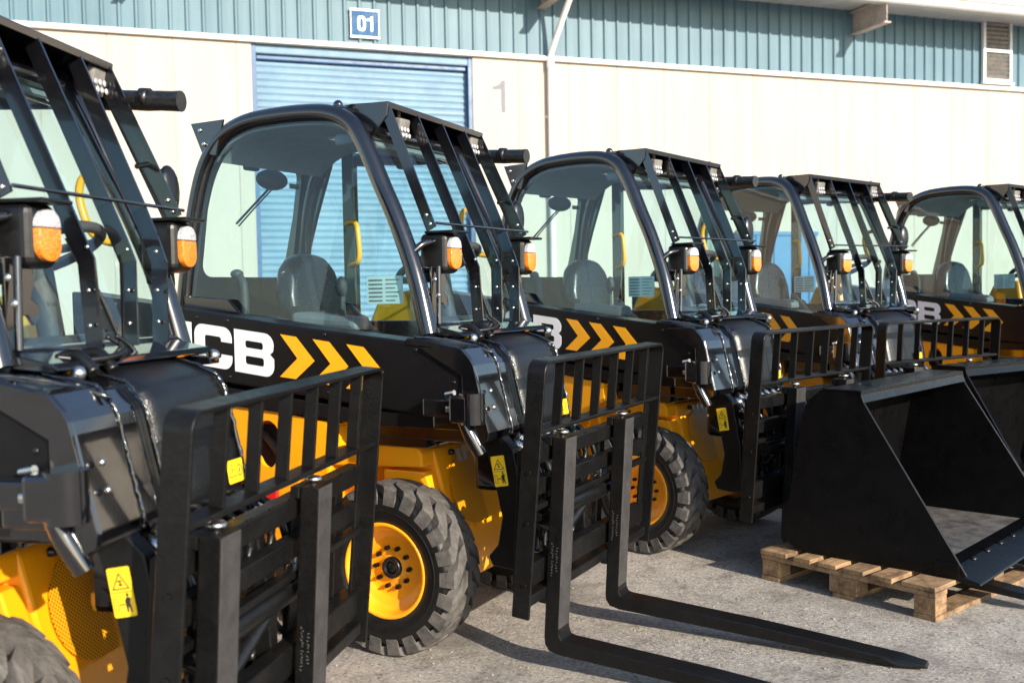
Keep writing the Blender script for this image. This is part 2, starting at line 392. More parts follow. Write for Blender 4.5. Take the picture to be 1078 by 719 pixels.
# ------------------------------------------------------------------ the warehouse
TH = R(19.5)
wh = empty('warehouse', (0, 16.7, 0), TH)
tag(wh, 'long cream warehouse with pale blue upper cladding and a blue roller door', 'building')
X0, X1 = -40, 70
ONE = [(.30, 0), (.44, 0), (.44, 1), (.33, 1), (.27, .90), (.16, .83), (.02, .80), (.02, .70), (.30, .72)]
DX0, DX1, DZ = -4.11, -.60, 5.25
def warehouse():
    w = MB(); pw = .905; x = 2.908 - pw * 47
    while x < X1:
        a, b_ = x + .0025, x + pw - .0025
        segs = [(a, b_)]
        if b_ > DX0 and a < DX1:
            segs = []
            if a < DX0 - .02: segs.append((a, DX0))
            if b_ > DX1 + .02: segs.append((DX1, b_))
        for p, q in segs: w.bb(p, q, 0, .16, -.3, 5.235, .003, 1)
        x += pw
    w.bb(X0, DX0 - .005, .012, .25, -.3, 5.2, 0); w.bb(DX1 + .005, X1, .012, .25, -.3, 5.2, 0)
    w.build('wall', 'cream', wh)
    f = MB(); f.bb(X0, X1, -.075, .2, 5.245, 5.305, .01); f.bb(X0, X1, -.03, .2, 5.305, 5.33, 0); f.build('flashing', 'pipe', wh)
    c = MB(); rib = .235; x = X0; prof = []
    while x < X1:
        prof += [(x, 0), (x + .165, 0), (x + .185, -.035), (x + .215, -.035)]; x += rib
    lo = [c.bm.verts.new((p[0], p[1] + .03, 5.31)) for p in prof]; hi = [c.bm.verts.new((p[0], p[1] + .03, 6.95)) for p in prof]
    for i in range(len(prof) - 1): c.bm.faces.new((lo[i], lo[i + 1], hi[i + 1], hi[i]))
    c.build('upper_cladding', 'clad', wh, fix=False)
    # roller shutter
    d = MB(); z = -.02; pts = []
    while z < 5.0:
        for k in range(7):
            t = k / 7; pts.append((z + .105 * t, .17 - .020 * math.sin(math.pi * t) ** .8))
        z += .105
    A = [d.bm.verts.new((DX0 + .05, y, zz)) for zz, y in pts]; B = [d.bm.verts.new((DX1 - .05, y, zz)) for zz, y in pts]
    for i in range(len(pts) - 1):
        fc = d.bm.faces.new((A[i], B[i], B[i + 1], A[i + 1])); fc.smooth = True
    sh = d.build('roller_shutter', 'doorblue', wh, fix=False)
    fr = MB(); fr.bb(DX0, DX0 + .07, .02, .22, 0, 5.24); fr.bb(DX1 - .07, DX1, .02, .22, 0, 5.24)
    fr.bb(DX0 + .07, DX1 - .07, .10, .24, 5.02, 5.24, .02); fr.build('guide_rail', 'doordark', sh)
    hd = MB(); hd.bb(DX0 + .05, DX1 - .05, .035, .098, 5.10, 5.235, .02); hd.build('shutter_hood', 'doorblue', sh)
    # roof, gutter and soffit
    r = MB(); r.prism([(-.95, 6.82), (-.95, 6.86), (16, 9.2), (32, 6.84), (32, 6.8), (16, 9.15)], X0, X1, 'x', 0); r.build('roof', 'zgrey', wh)
    g = MB(); g.prism([(-.78, 6.80), (-.95, 6.80), (-.97, 6.78), (-.99, 6.47), (-.96, 6.44), (-.80, 6.44), (-.78, 6.46)], X0, X1, 'x', 0)
    g.bb(X0, X1, -1.005, -.985, 6.60, 6.625, .005); g.bb(X0, X1, -1.01, -.975, 6.765, 6.815, .01); g.build('gutter', 'zgrey', wh)
    s = MB(); s.bb(X0, X1, -.77, .02, 6.56, 6.59, 0); s.build('soffit', 'zgrey', wh)
    for bx in (-12.0, -5.67, .63, 6.93, 13.23, 19.53, 25.83):
        i = MB(); i.bb(bx - .008, bx + .008, -.90, .05, 6.13, 6.50, .002); i.bb(bx - .075, bx + .075, -.92, .05, 6.10, 6.128, .003); i.bb(bx - .075, bx + .075, -.92, .05, 6.502, 6.53, .003)
        i.build('eave_beam', 'beam', wh)
    p = MB(); p.tube([(.735, -.09, 0), (.735, -.09, 5.22)], .052, 14); p.tube(smooth_path([(.735, -.09, 5.2), (.745, -.11, 5.36), (.80, -.30, 5.68), (.90, -.72, 6.26), (.93, -.87, 6.46)], 5), .05, 14)
    p.tube([(.735, -.09, 5.12), (.735, -.09, 5.27)], .065, 14); p.tube([(.735, -.09, 3.0), (.735, -.09, 3.05)], .06, 14)
    for z in (1.4, 4.3): p.bb(.66, .81, -.03, -.001, z, z + .04, .002)
    p.build('downpipe', 'pipe', wh)
    p = MB(); p.tube([(19.7, -.09, 0), (19.7, -.09, 5.22), (19.9, -.8, 6.4)], .052, 12); p.build('downpipe', 'pipe', wh)
    # louvred window
    wx0, wx1, wz0, wz1 = 9.97, 10.70, 5.40, 6.62
    f = MB()
    for a, b_ in ((wx0, wx0 + .06), (wx1 - .06, wx1)): f.bb(a, b_, -.07, .0, wz0, wz1, .005)
    for z in (wz0, wz0 + .58, wz1 - .06): f.bb(wx0 + .06, wx1 - .06, -.065, -.003, z, z + .06, .005)
    f.bb(wx0 - .03, wx1 + .03, -.1, -.02, wz0 - .05, wz0 - .002, .005)
    win = f.build('window', 'wframe', wh)
    l = MB(); z = wz0 + .09
    while z < wz1 - .1:
        l.box(((wx0 + wx1) / 2, -.035, z), (wx1 - wx0 - .13, .09, .006), .001, Matrix.Rotation(R(-52), 4, 'X')); z += .085
    l.build('louver', 'louver', win)
    k = MB(); k.bb(wx0 + .06, wx1 - .06, .0 - .008, .0 - .004, wz0, wz1, 0); k.build('backing_screen', 'interior', win)
    o1 = MB(); o1.poly([[(a * .52 - .27, b_ * .52 + 4.37) for a, b_ in ONE]], lambda q: Vector((q[0], -.003, q[1])), .001, (0, -1, 0)); o1.build('painted_number', 'greypaint', wh)
warehouse()
sg = empty('door_number_sign', (0, 16.7, 0), TH)
tag(sg, 'square blue 01 number sign with white border above the roller door', 'sign')
def sign():
    c = (-2.365, 5.64); b_ = MB(); b_.bb(c[0] - .215, c[0] + .215, -.035, -.008, c[1] - .22, c[1] + .22, .004); b_.build('sign_plate', 'signblue', sg)
    f = MB(); f.bb(c[0] - .235, c[0] + .235, -.045, -.006, c[1] + .192, c[1] + .225, .004); f.bb(c[0] - .235, c[0] + .235, -.045, -.006, c[1] - .225, c[1] - .192, .004)
    f.bb(c[0] - .229, c[0] - .217, -.044, -.007, c[1] - .183, c[1] + .183, .003); f.bb(c[0] + .217, c[0] + .229, -.044, -.007, c[1] - .183, c[1] + .183, .003)
    f.build('sign_border', 'decalw', sg)
    d_ = MB(); PP = lambda q: Vector((q[0], -.0365, q[1])); x, z = c[0] - .115, c[1] - .115
    d_.poly([rrect(x, x + .125, z, z + .23, .055, 6), rrect(x + .035, x + .09, z + .035, z + .195, .026, 5)], PP, .0015, (0, -1, 0)); d_.build('sign_digit', 'decalw', sg)
    d_ = MB(); d_.poly([[(x + .14 + a * .23, z + b_ * .23) for a, b_ in ONE]], PP, .0015, (0, -1, 0)); d_.build('sign_digit', 'decalw', sg)
sign()
cb = empty('storage_cabinet', (0, 16.7, 0), TH)
tag(cb, 'tall bright blue steel storage cabinet at the wall, seen through a forklift cab', 'cabinet')
def cabinet():
    b_ = MB(); b_.bb(4.15, 5.45, -.85, -.12, .06, 2.34, .01)
    for i in range(4): b_.bb(4.2 + i * .36, 4.26 + i * .36, -.87, -.85, .1, 2.3, .004)
    b_.bb(4.13, 5.47, -.88, -.10, 2.30, 2.37, .01); b_.build('cabinet_body', 'cabinet', cb)
    h = MB(); h.bb(4.78, 4.80, -.92, -.872, 1.0, 1.3, .004); h.build('cabinet_handle', 'zinc', cb)
    h = MB(); h.bb(4.15, 5.45, -.8, -.2, 0, .058, 0); h.build('cabinet_plinth', 'interior', cb)
cabinet()

# ------------------------------------------------------------------ forklift
ARCH = [(-1.17, 1.28), (-1.125, 1.62), (-1.075, 1.86), (-1.015, 2.0), (-.93, 2.085), (-.80, 2.132), (-.626, 2.143), (-.46, 2.138), (-.345, 2.12), (-.255, 2.075), (-.19, 1.99), (-.105, 1.82), (-.025, 1.66), (.055, 1.46), (.115, 1.24)]
yN = lambda z: -.49 + (z - 1.25) * .05
yF = lambda z: .345 - (z - 1.25) * .03
def label_part(parent, ctr, right, up, w, h, kind, lab=None):
    right = Vector(right).normalized(); up = Vector(up); up = (up - right * up.dot(right)).normalized(); nn = right.cross(up)
    mt = Matrix((( right.x, up.x, nn.x, ctr[0]), (right.y, up.y, nn.y, ctr[1]), (right.z, up.z, nn.z, ctr[2]), (0, 0, 0, 1)))
    b_ = MB(); P = lambda p: mt @ Vector((p[0], p[1], 0))
    b_.poly([rrect(-w / 2, w / 2, -h / 2, h / 2, .004, 2)], P, .0015, nn); o = b_.build('warning_label', 'labely', parent)
    k = MB(); Q = lambda p: mt @ Vector((p[0], p[1], .0019))
    def tri(cx, cy, s, t=.82):
        T = lambda q: [(cx + q * s * math.cos(R(a)), cy + q * s * math.sin(R(a))) for a in (90, 210, 330)]
        k.poly([T(1), T(t)], Q)
    def rect(x0, x1, y0, y1): k.poly([[(x0, y0), (x1, y0), (x1, y1), (x0, y1)]], Q)
    if kind == 'tall':
        tri(0, h * .17, w * .46, .78); rect(-.006, .004, h * .19 + .002, h * .19 + .006); rect(-.004, .006, h * .19 - .007, h * .19 - .003); rect(-.001, .002, h * .19 - .006, h * .19 + .004)
        rect(-w / 2 + .003, w / 2 - .003, -.001, .0005)
        k.poly([rrect(-.024, -.013, -.043, -.012, .002, 1), rrect(-.0225, -.0145, -.0415, -.0135, .001, 1)], Q)
        rect(-.010, -.005, -.030, -.026); rect(-.003, .002, -.030, -.026)
        k.poly([[(.006, -.046), (.010, -.046), (.012, -.032), (.015, -.046), (.019, -.046), (.017, -.025), (.020, -.016), (.016, -.012), (.009, -.012), (.004, -.020)]], Q)
        k.poly([[(.0125 + .004 * math.cos(R(a)), -.007 + .004 * math.sin(R(a))) for a in range(0, 360, 45)]], Q)
    elif kind == 'wide':
        tri(-w * .22, -.002, h * .40); rect(-w * .22 - .002, -w * .22 + .002, -.004, .008)
        c = [(w * .25 + h * .26 * math.cos(R(a)), h * .26 * math.sin(R(a))) for a in range(0, 360, 30)]; c2 = [(w * .25 + h * .21 * math.cos(R(a)), h * .21 * math.sin(R(a))) for a in range(0, 360, 30)]
        k.poly([c, c2], Q); rect(w * .25 - .003, w * .25 + .003, -.006, .006)
    else:
        tri(0, 0, h * .42); rect(-.0025, .0025, -.005, .006)
    k.build('label_print', 'labelk', o, fix=False)
    return o

def make_wheel(parent, loc, flip, scale=1., lugs=22, steer=0):
    # outer face towards -y
    rm = MB(); rm.lathe([(.188, -.078), (.190, -.094), (.184, -.098), (.176, -.094), (.170, -.078), (.164, -.05), (.150, -.035), (.135, -.03), (.128, -.022), (.118, -.018), (.052, -.018), (.045, -.026), (.0, -.026)], 48)
    rm.lathe([(.188, -.078), (.17, .0), (.17, .06), (.188, .09)], 32)
    wl = rm.build('wheel', 'rim', parent); wl.location = loc; wl.rotation_euler = (0, 0, R(180) if flip else steer); wl.scale = (scale * .99, scale * .90, scale * .99)
    t = MB(); t.lathe([(.183, -.082), (.196, -.098), (.215, -.1055), (.25, -.109), (.275, -.106), (.285, -.103), (.289, -.097), (.303, -.085), (.306, 0), (.303, .085), (.285, .103), (.25, .109), (.2, .1), (.183, .085)], 64)
    t.lathe([(.236, -.1085), (.239, -.112), (.243, -.1085)], 64)
    t.build('tyre', 'rubber', wl)
    g = MB(); W = .105
    for side in (-1, 1):
        for i in range(lugs):
            th0 = 2 * math.pi * (i + (.5 if side > 0 else 0)) / lugs; rows = []
            for s in (-.10, 0., .12, .45, .8, 1.12):
                y = side * (W * (1 - s)) if s >= 0 else side * (W + .004)
                skew = .26 * max(0, s) + (.06 if .3 < s < .9 else 0); half = .088 if s < .1 else (.092 if s < .3 else (.118 if s < .6 else .085))
                top = {-.10: .296, 0.: .326, .12: .335, .45: .339, .8: .341, 1.12: .341}[s]; base = .268 if s < 0 else .296
                if s < 0: base = .264
                a0, a1 = th0 + skew - half, th0 + skew + half
                rows.append([g.bm.verts.new((r_ * math.cos(a), y, r_ * math.sin(a))) for r_, a in ((base, a0 - .012), (top, a0), (top, (a0 + a1) / 2), (top, a1), (base, a1 + .012))])
            for a, b_ in zip(rows, rows[1:]):
                for k in range(4): g.bm.faces.new((a[k], a[k + 1], b_[k + 1], b_[k]))
            g.bm.faces.new(rows[0]); g.bm.faces.new(rows[-1][::-1])
    g.build('tread', 'tread', wl)
    h = MB(); h.lathe([(.0, -.040), (.020, -.040), (.023, -.030), (.026, -.030), (.030, -.046), (.040, -.046), (.043, -.040), (.044, -.022)], 24)
    for i in range(10):
        a = 2 * math.pi * i / 10; c = (.079 * math.cos(a), .079 * math.sin(a)); h.cyl((c[0], -.017, c[1]), (c[0], -.036, c[1]), .0095, 8); h.cyl((c[0], -.036, c[1]), (c[0], -.046, c[1]), .005, 6)
    h.build('hub', 'hose', wl)
    return wl

def glyphs(parent):
    k = -.115; W = MB(); P = lambda p: Vector((p[0], -.6025, p[1]))
    def place(loops, x0): return [[(x0 + u, 1.094 + k * (x0 + u + .743) + h) for u, h in lp] for lp in loops]
    def arc(cx, cy, r, a0, a1, n=5): return [(cx + r * math.cos(R(a0 + (a1 - a0) * i / n)), cy + r * math.sin(R(a0 + (a1 - a0) * i / n))) for i in range(n + 1)]
    H = .174; w = .207; sx = .058; sz = .043; r = .045; ri = .012
    C = arc(r, H - r, r, 180, 90) + arc(w - r, H - r, r, 90, 0) + [(w, .112), (w - sx, .112)] + arc(w - sx - ri, H - sz - ri, ri, 0, 90)
    C += arc(sx + ri, H - sz - ri, ri, 90, 180) + arc(sx + ri, sz + ri, ri, 180, 270) + arc(w - sx - ri, sz + ri, ri, 270, 360) + [(w - sx, .060), (w, .060)] + arc(w - r, r, r, 0, -90) + arc(r, r, r, 270, 180)
    B = [(0, 0), (0, H)] + arc(w - .045, H - .045, .045, 90, 0) + [(w - .004, .105), (w - .02, .091), (w, .075)] + arc(w - .045, .045, .045, 0, -90)
    B1 = rrect(.058, w - .055, .105, H - .040, .010, 3); B2 = rrect(.058, w - .052, .038, .072, .010, 3)
    J = arc(r, r, r, 180, 270) + arc(w - r, r, r, 270, 360) + [(w, H), (w - sx, H)] + arc(w - sx - ri, sz + ri, ri, 0, -90) + arc(sx + ri, sz + ri, ri, 270, 180) + [(sx, .060), (0, .060)]
    for lp, x0 in (([C], -.964), ([B, B1, B2], -.743), ([J], -1.187)): W.poly(place(lp, x0), P, .0012, (0, -1, 0))
    W.build('lettering', 'decalw', parent)
    c0 = [(-.5, 1.246), (-.42, 1.236), (-.331, 1.142), (-.426, 1.069), (-.507, 1.077), (-.416, 1.151)]
    for i in range(3):
        c = MB(); c.poly([[(x + .1625 * i, z - .0185 * i) for x, z in c0]], P, .0012, (0, -1, 0)); c.build('chevron', 'decaly', parent)

def make_forklift():
    T = empty('telescopic_forklift')
    # ---- chassis
    c = MB()
    c.prism([(-1.75, .98), (-.46, .955), (-.40, .90), (-.40, .30), (-.9, .24), (-1.15, .24), (-1.2, .62), (-1.75, .66)], -.445, .445, 'y', .012)
    c.prism([(-.44, .80), (.02, .795), (.045, .77), (.13, .46), (.135, .24), (-.44, .24)], -.345, .415, 'y', .01)
    c.prism([(-.42, .802), (.018, .797), (.04, .775), (.045, .72), (-.42, .70)], -.43, .43, 'y', .008)
    c.prism([(.046, .70), (.13, .46), (.135, .30), (-.15, .30), (-.15, .70)], -.415, -.347, 'y', .006)
    c.prism([(-.46, .93), (-.30, .80), (-.44, .80)], -.44, .44, 'y', .004)
    c.prism([(-1.15, 1.0), (-.28, .895), (-.27, .80), (-.45, .70), (-.52, .45), (-1.1, .42)], -.46, -.447, 'y', .004)
    ov = [(-.615 + (.072 if math.sin(R(a)) > -.5 else .060) * math.cos(R(a)), .795 + .098 * math.sin(R(a))) for a in range(0, 360, 12)]
    c.poly([[(-1.15, 1.0), (-.28, .895), (-.27, .80), (-.45, .70), (-.52, .45), (-1.1, .42)], ov], lambda q: Vector((q[0], -.545, q[1])), .02, (0, -1, 0))
    c.prism([(-1.15, .995), (-.285, .89), (-.285, .878), (-1.15, .983)], -.544, -.46, 'y', .003); c.prism([(-.285, .878), (-.275, .80), (-.29, .80), (-.30, .878)], -.544, -.46, 'y', .003)
    c.bb(-1.9, -1.1, -.33, .33, .28, .9, .01)
    ch = c.build('chassis', 'yellow', T)
    h = MB(); h.bb(-.74, -.50, -.475, -.4605, .66, .86, .01); h.tube(smooth_path([(-.72, -.49, .84), (-.64, -.50, .78), (-.58, -.49, .70)], 5), .018, 10); h.build('hole_shade_backing', 'interior', ch)  # dark plate and tube behind the oval hole stand for the shade inside
    pz = MB(); q = [(.066, -.24), (.14, -.24)]
    pts = [(-.085, .74)] + [(-.17 - .135 * math.sin(R(a)), .60 + .14 * math.cos(R(a))) for a in range(0, 181, 15)] + [(-.085, .46)]
    def ff(p): return Vector((.046 + (.78 - p[1]) / .32 * .088 + .006, p[0], p[1]))
    pz.poly([pts], ff, .002, (1, 0, .2)); pz.build('screen_panel', 'perf', ch)
    fc = MB(); fc.lathe([(0, .832), (.036, .832), (.045, .826), (.045, .80)], 24, (-.10, -.30, 0), 'z'); fc.build('filler_cap', 'hose', ch)
    bl = MB()
    for x, z in ((-.30, .755), (-.22, .75), (-.20, .735), (-.25, .765)): bl.cyl((x, -.43, z), (x, -.437, z), .009, 8)
    bl.split('bolt', 'interior', ch)
    for y, z, w_, h_ in ((-.19, .735, .028, .05), (-.145, .74, .026, .055)):
        rl = MB(); rl.poly([rrect(y - w_ / 2, y + w_ / 2, z - h_ / 2, z + h_ / 2, .003, 2)], lambda q: ff(q) + Vector((.003, 0, 0)), .001, (1, 0, .2)); rl.build('data_plate', 'zgrey', ch)
    kn = MB(); kn.lathe([(0, .02), (.010, .018), (.013, .0)], 14, (.055, -.24, .755), 'x'); kn.build('bolt_hole_knob', 'hose', ch)  # black knob added in place of a dark bolt hole
    cw = MB(); cw.prism([(-2.1, .45), (-2.05, 1.08), (-1.95, 1.16), (-1.752, 1.16), (-1.752, .3), (-2.0, .3)], -.5, .5, 'y', .03); cw.build('counterweight', 'steel', T)
    sp = MB(); sp.prism([(-.92, 1.12), (-.78, 1.40), (-.55, 1.42), (-.50, 1.05), (-.92, 1.05)], .47, .60, 'y', .02); sp.bb(-1.1, -.42, .446, .58, .55, 1.05, .02); sp.build('side_locker', 'yellow', T)
    for y, fl in ((-.474, False), (.474, True)): make_wheel(T, (-.058, y, .334), fl)
    for y, fl in ((-.46, False), (.46, True)): make_wheel(T, (-1.5, y, .283), fl, .85)
    ax = MB(); ax.cyl((-.07, -.42, .33), (-.07, .42, .33), .06); ax.cyl((-1.5, -.4, .283), (-1.5, .4, .283), .06); ax.build('axle', 'hose', T)
    # ---- boom with side panel
    b_ = MB(); pf = [(-1.72, 1.435), (-1.053, 1.354), (-.381, 1.272), (.201, 1.213), (.318, 1.158), (.366, 1.056), (.355, 1.03), (.268, 1.027), (.256, .958), (.236, .941), (-.032, .968), (-.762, 1.041), (-1.72, 1.14)]
    b_.prism(pf, -.60, -.455, 'y', .009, 3)
    b_.bb(-.12, .245, -.585, -.47, .90, .955, .006); b_.prism([(-1.6, 1.10), (-.1, .955), (-.1, .90), (-1.6, 1.0)], -.58, -.45, 'y', .006)
    bm = b_.build('boom', 'panel', T); glyphs(bm)
    s = MB()
    for x, z in ((-.95, 1.315), (-.78, 1.30), (-.775, 1.07), (-.28, 1.245), (-.27, 1.02), (.14, 1.19), (.22, .985), (.30, 1.075), (.19, .97)): s.ell((x, -.601, z), (.008, .004, .008), 8)
    s.split('bolt', 'hose', bm)
    core = MB(); core.bb(-.2, .34, -.45, .10, .83, 1.17, .01); core.bb(-.3, .1, -.40, .36, .802, .9, .01); core.cyl((.40, -.44, .80), (.40, .06, .80), .045, 18); core.bb(.20, .38, -.30, .0, .62, .83, .02)
    core.bb(.2, .37, -.595, -.46, .90, 1.03, .01); core.build('boom_core', 'black', T)
    # ---- boom nose: two bent covers with weld beads
    P1 = [(.10, 1.234), (.20, 1.228), (.318, 1.204), (.342, 1.195), (.375, 1.160), (.388, 1.138), (.396, 1.11), (.412, 1.04), (.430, .965), (.447, .90), (.443, .872), (.40, .845)]
    Ps = P1[:]
    n1 = MB(); n1.strip(Ps, [-.605, -.595, -.445, -.435], .018, lambda y: -.006 if y in (-.605, -.435) else 0, False)
    n1.strip(Ps, [-.434, -.330], .018, lambda y: -.014); n1.strip(Ps, [-.329, -.315, -.30], .02, lambda y: -.004 if y < -.31 else -.012)
    side = [(.16, 1.2)] + Ps[2:] + [(.34, .87), (.34, 1.1)]
    n1.prism(side, -.612, -.604, 'y', .002)
    nose = n1.build('boom_nose', 'black', T)
    wd = MB()
    for yy, sc in ((-.437, 1), (-.322, .8)):
        pth = []
        for i, p in enumerate(smooth_path([(a, b2, 0) for a, b2 in P1[1:-1]], 9)): pth.append((p.x + random.uniform(-.001, .001) + .001, yy + random.uniform(-.0015, .0015), p.y + random.uniform(-.001, .001) + .001))
        wd.tube(pth, [.0055 * sc * random.uniform(.85, 1.15) for _ in pth], 8)
    pth = [(.12 + i * .0115, -.585 + i * .0060 + random.uniform(-.002, .002), 1.236 - .00012 * i * i + random.uniform(-.001, .001)) for i in range(24)]
    wd.tube(pth, [.006 * random.uniform(.7, 1.3) for _ in pth], 8); wd.split('weld_bead', 'black', nose)
    sb = MB()
    for z in (1.045, .985): sb.ell((.425 + (1.05 - z) * .2, -.555, z), (.008, .009, .009), 10)
    sb.split('bolt', 'zinc', nose)
    P2 = [(.02, 1.20), (.12, 1.228), (.24, 1.224), (.345, 1.192), (.372, 1.17), (.39, 1.135), (.41, 1.05), (.432, .95), (.44, .88), (.40, .85)]
    P2s = [(p.x, p.y) for p in smooth_path([(a, b2, 0) for a, b2 in P2], 5)]
    n2 = MB(); n2.strip(P2s, [-.295, -.285, -.25, -.17, -.08, .0, .06, .08, .14, .155], .02, lambda y: {-.295: -.035, -.285: -.016, -.25: -.002, -.17: .003, -.08: .004, .0: .003, .06: .0, .08: -.018, .14: -.026, .155: -.055}[y], True)
    hump = n2.build('boom_hump', 'grained', T)
    wd = MB(); pth = [(p[0] + .004 + random.uniform(-.002, .002), .07 + random.uniform(-.003, .003), p[1] + .002) for p in P2s[6:]]; wd.tube(pth, [.0065 * random.uniform(.7, 1.3) for _ in pth], 8); wd.build('weld_bead', 'black', hump)
    label_part(hump, (.20, -.315, 1.226), (0, 1, 0), (-.7, 0, .7), .075, .06, 'tri')
    # ---- pivot block, strut and head arms
    k = MB(); k.cyl((.405, -.65, .935), (.405, -.65, 1.045), .045, 24); k.bb(.33, .41, -.695, -.605, .94, 1.04, .012); k.bb(.20, .335, -.66, -.60, .955, 1.02, .008); k.build('pivot_block', 'black', T)
    k = MB(); k.cyl((.30, -.645, .985), (.329, -.645, .985), .018, 12); k.cyl((.285, -.63, 1.035), (.325, -.64, 1.043), .009, 10); k.build('pivot_pin', 'zinc', T)
    st = MB(); st.tube([(.345, -.62, .945), (.375, -.615, .885), (.405, -.60, .82)], [.022, .026, .024], 16); st.build('strut', 'black', T)
    arm = [(.345, .90), (.43, .885), (.485, .83), (.525, .62), (.535, .39), (.47, .383), (.39, .39), (.372, .425), (.412, .47), (.432, .573), (.398, .728)]
    for y0, y1 in ((-.50, -.455), (.02, .065)):
        a = MB(); a.prism(arm, y0, y1, 'y', .006); ao = a.build('head_arm', 'steel', T)
        if y0 < -.4: label_part(ao, (.427, -.5012, .745), (.985, 0, .17), (-.17, 0, .985), .056, .112, 'tall')
    label_part(hump, (.446, .012, .925), (0, 1, -.02), (-.15, 0, 1), .085, .062, 'wide')
    # ---- hoses
    hs = MB()
    for y in (-.34, -.26): hs.tube(smooth_path([(.08, y, 1.16), (.16, y + .01, 1.245), (.22, y + .01, 1.262), (.27, y, 1.22)], 6), .016, 10)
    for y in (-.12, -.08): hs.tube(smooth_path([(.18, y - .03, 1.30), (.20, y, 1.275), (.215, y + .01, 1.24), (.22, y - .01, 1.20)], 6), .006, 8)
    for i in range(8):
        y = -.36 + i * .065; hs.tube(smooth_path([(.42, y, .86), (.50, y + .02, .80), (.52, y + .05 * (-1) ** i, .68), (.48, y + .06, .55), (.50, y, .42)], 6), .011, 8)
    hs.tube(smooth_path([(.50, -.46, .60), (.53, -.3, .50), (.52, -.05, .56), (.5, .15, .44)], 8), .012, 8)
    hs.tube(smooth_path([(.18, -.36, 1.26), (.24, -.3, 1.25), (.27, -.22, 1.262), (.2, -.12, 1.28)], 6), .008, 8)
    for y, z in ((-.42, .84), (-.385, .80), (-.345, .845), (-.30, .80), (.12, .82), (.17, .80)):
        hs.tube(smooth_path([(.46, y, z - .01), (.515, y + .01, z - .05), (.53, y + .03, z - .16), (.50, y + .06, z - .34)], 6), .012, 8)
    hs.split('hydraulic_hose', 'hose', T)
    ft = MB()
    for i in range(8):
        y = -.36 + i * .065; ft.cyl((.425, y, .858), (.46, y + .008, .832), .0145, 10); ft.tube([(.438, y, .848), (.447, y, .842)], .019, 6)
    for y, z in ((-.42, .84), (-.385, .80), (-.345, .845), (-.30, .80), (.12, .82), (.17, .80)):
        ft.cyl((.44, y, z), (.485, y + .003, z - .02), .017, 6); ft.cyl((.485, y + .003, z - .02), (.512, y + .009, z - .045), .014, 12)
    for y in (-.34, -.26): ft.cyl((.10, y, 1.185), (.145, y + .008, 1.234), .0175, 10)
    for q in ((.50, -.42, .70), (.50, -.40, .62), (.49, -.2, .66), (.505, .08, .70)): ft.ell(q, (.018, .02, .016), 8)
    ft.split('hose_fitting', 'zinc', T)
    # ---- cab
    near = smooth_path([(x, yN(z) + .02, z) for x, z in ARCH], 4); far = smooth_path([(x, yF(z) - .02, z) for x, z in ARCH], 4)
    cab = MB(); cab.tube(near, .037, 14); cab.tube(far, .037, 14)
    cab.tube([(x, yN(z) + .055, z) for x, z in [(p.x * .985 - .006, p.z - .028) for p in near]], .016, 8)
    cab.tube([(-.235, yN(2.06), 2.055), (-.235, yF(2.06), 2.055)], .03, 12); cab.tube([(.11, -.46, 1.255), (.11, .34, 1.255)], .03, 12)
    cab.bb(-.865, -.795, .295, .335, .9, 2.09, .006); cab.bb(-1.2, .12, .32, .35, .85, 1.27, .006); cab.bb(.075, .115, -.45, .34, .84, 1.24, .006); cab.bb(-1.22, .08, -.445, .345, .80, .845, .004)
    cab.bb(-1.18, .10, -.51, -.462, 1.185, 1.215, .004)
    sill = [(-1.17, 1.366), (-1.05, 1.352), (-.381, 1.270), (.12, 1.22), (.12, 1.19), (-.4, 1.22), (-1.17, 1.30)]
    cab.prism(sill, -.50, -.452, 'y', .006); cab.prism([(-1.12, 1.405), (-.87, 1.388), (-.80, 1.325), (-1.12, 1.355)], -.503, -.488, 'y', .004)
    cp = [(-1.12, 2.04), (-.97, 2.10), (-.92, 2.09), (-1.04, 1.78), (-1.15, 1.45), (-1.28, 1.45), (-1.20, 1.75)]
    cab.prism(cp, .305, .33, 'y', .004); cab.prism([(-1.09, 2.148), (-.9, 2.15), (-.95, 2.0), (-1.03, 2.02)], -.462, -.452, 'y', .002)
    fr = cab.build('cab_frame', 'cabblack', T)
    bo = MB()
    for q in ((-1.035, -.464, 2.115), (-1.015, -.464, 2.055), (.135, -.455, 1.45), (.155, -.462, 1.39)): bo.ell(q, (.01, .006, .01), 8)
    bo.split('bolt', 'zinc', fr)
    rf = MB(); idx = [p for p in near if p.z > 2.02]; prof = [(p.x, p.z + .012) for p in idx]; ys = [-.44, -.40, -.25, -.05, .15, .28, .315]
    rf.strip(prof, ys, .02, lambda y: .0 if abs(y + .06) > .36 else .012 * (1 - ((y + .06) / .40) ** 2) + .004, True); rf.build('roof', 'cabblack', T)
    hl = MB(); hl.strip([(x, z - .05) for x, z in prof], [-.42, 0, .30], .01); hl.bb(-.36, -.24, -.41, .29, 2.0, 2.045, .012); hl.build('headliner', 'headliner', T)
    lp = MB(); lp.box((-.55, -.12, 2.085), (.10, .05, .012), .004); lp.build('cab_lamp', 'clear', T)
    # rear wall with window
    rw = MB(); PX = lambda p: Vector((-1.075 - (2.05 - p[1]) * .17, p[0], p[1]))
    rw.poly([rrect(-.39, .335, .86, 2.09, .10, 6), rrect(-.345, .262, 1.49, 2.03, .06, 6)], PX, .03, (-1, 0, 0)); rw.build('rear_wall', 'cabblack', T)
    gw = MB(); gw.poly([rrect(-.355, .272, 1.48, 2.04, .06, 6)], lambda p: PX(p) + Vector((-.008, 0, 0))); gw.build('rear_window', 'glass', T, fix=False)
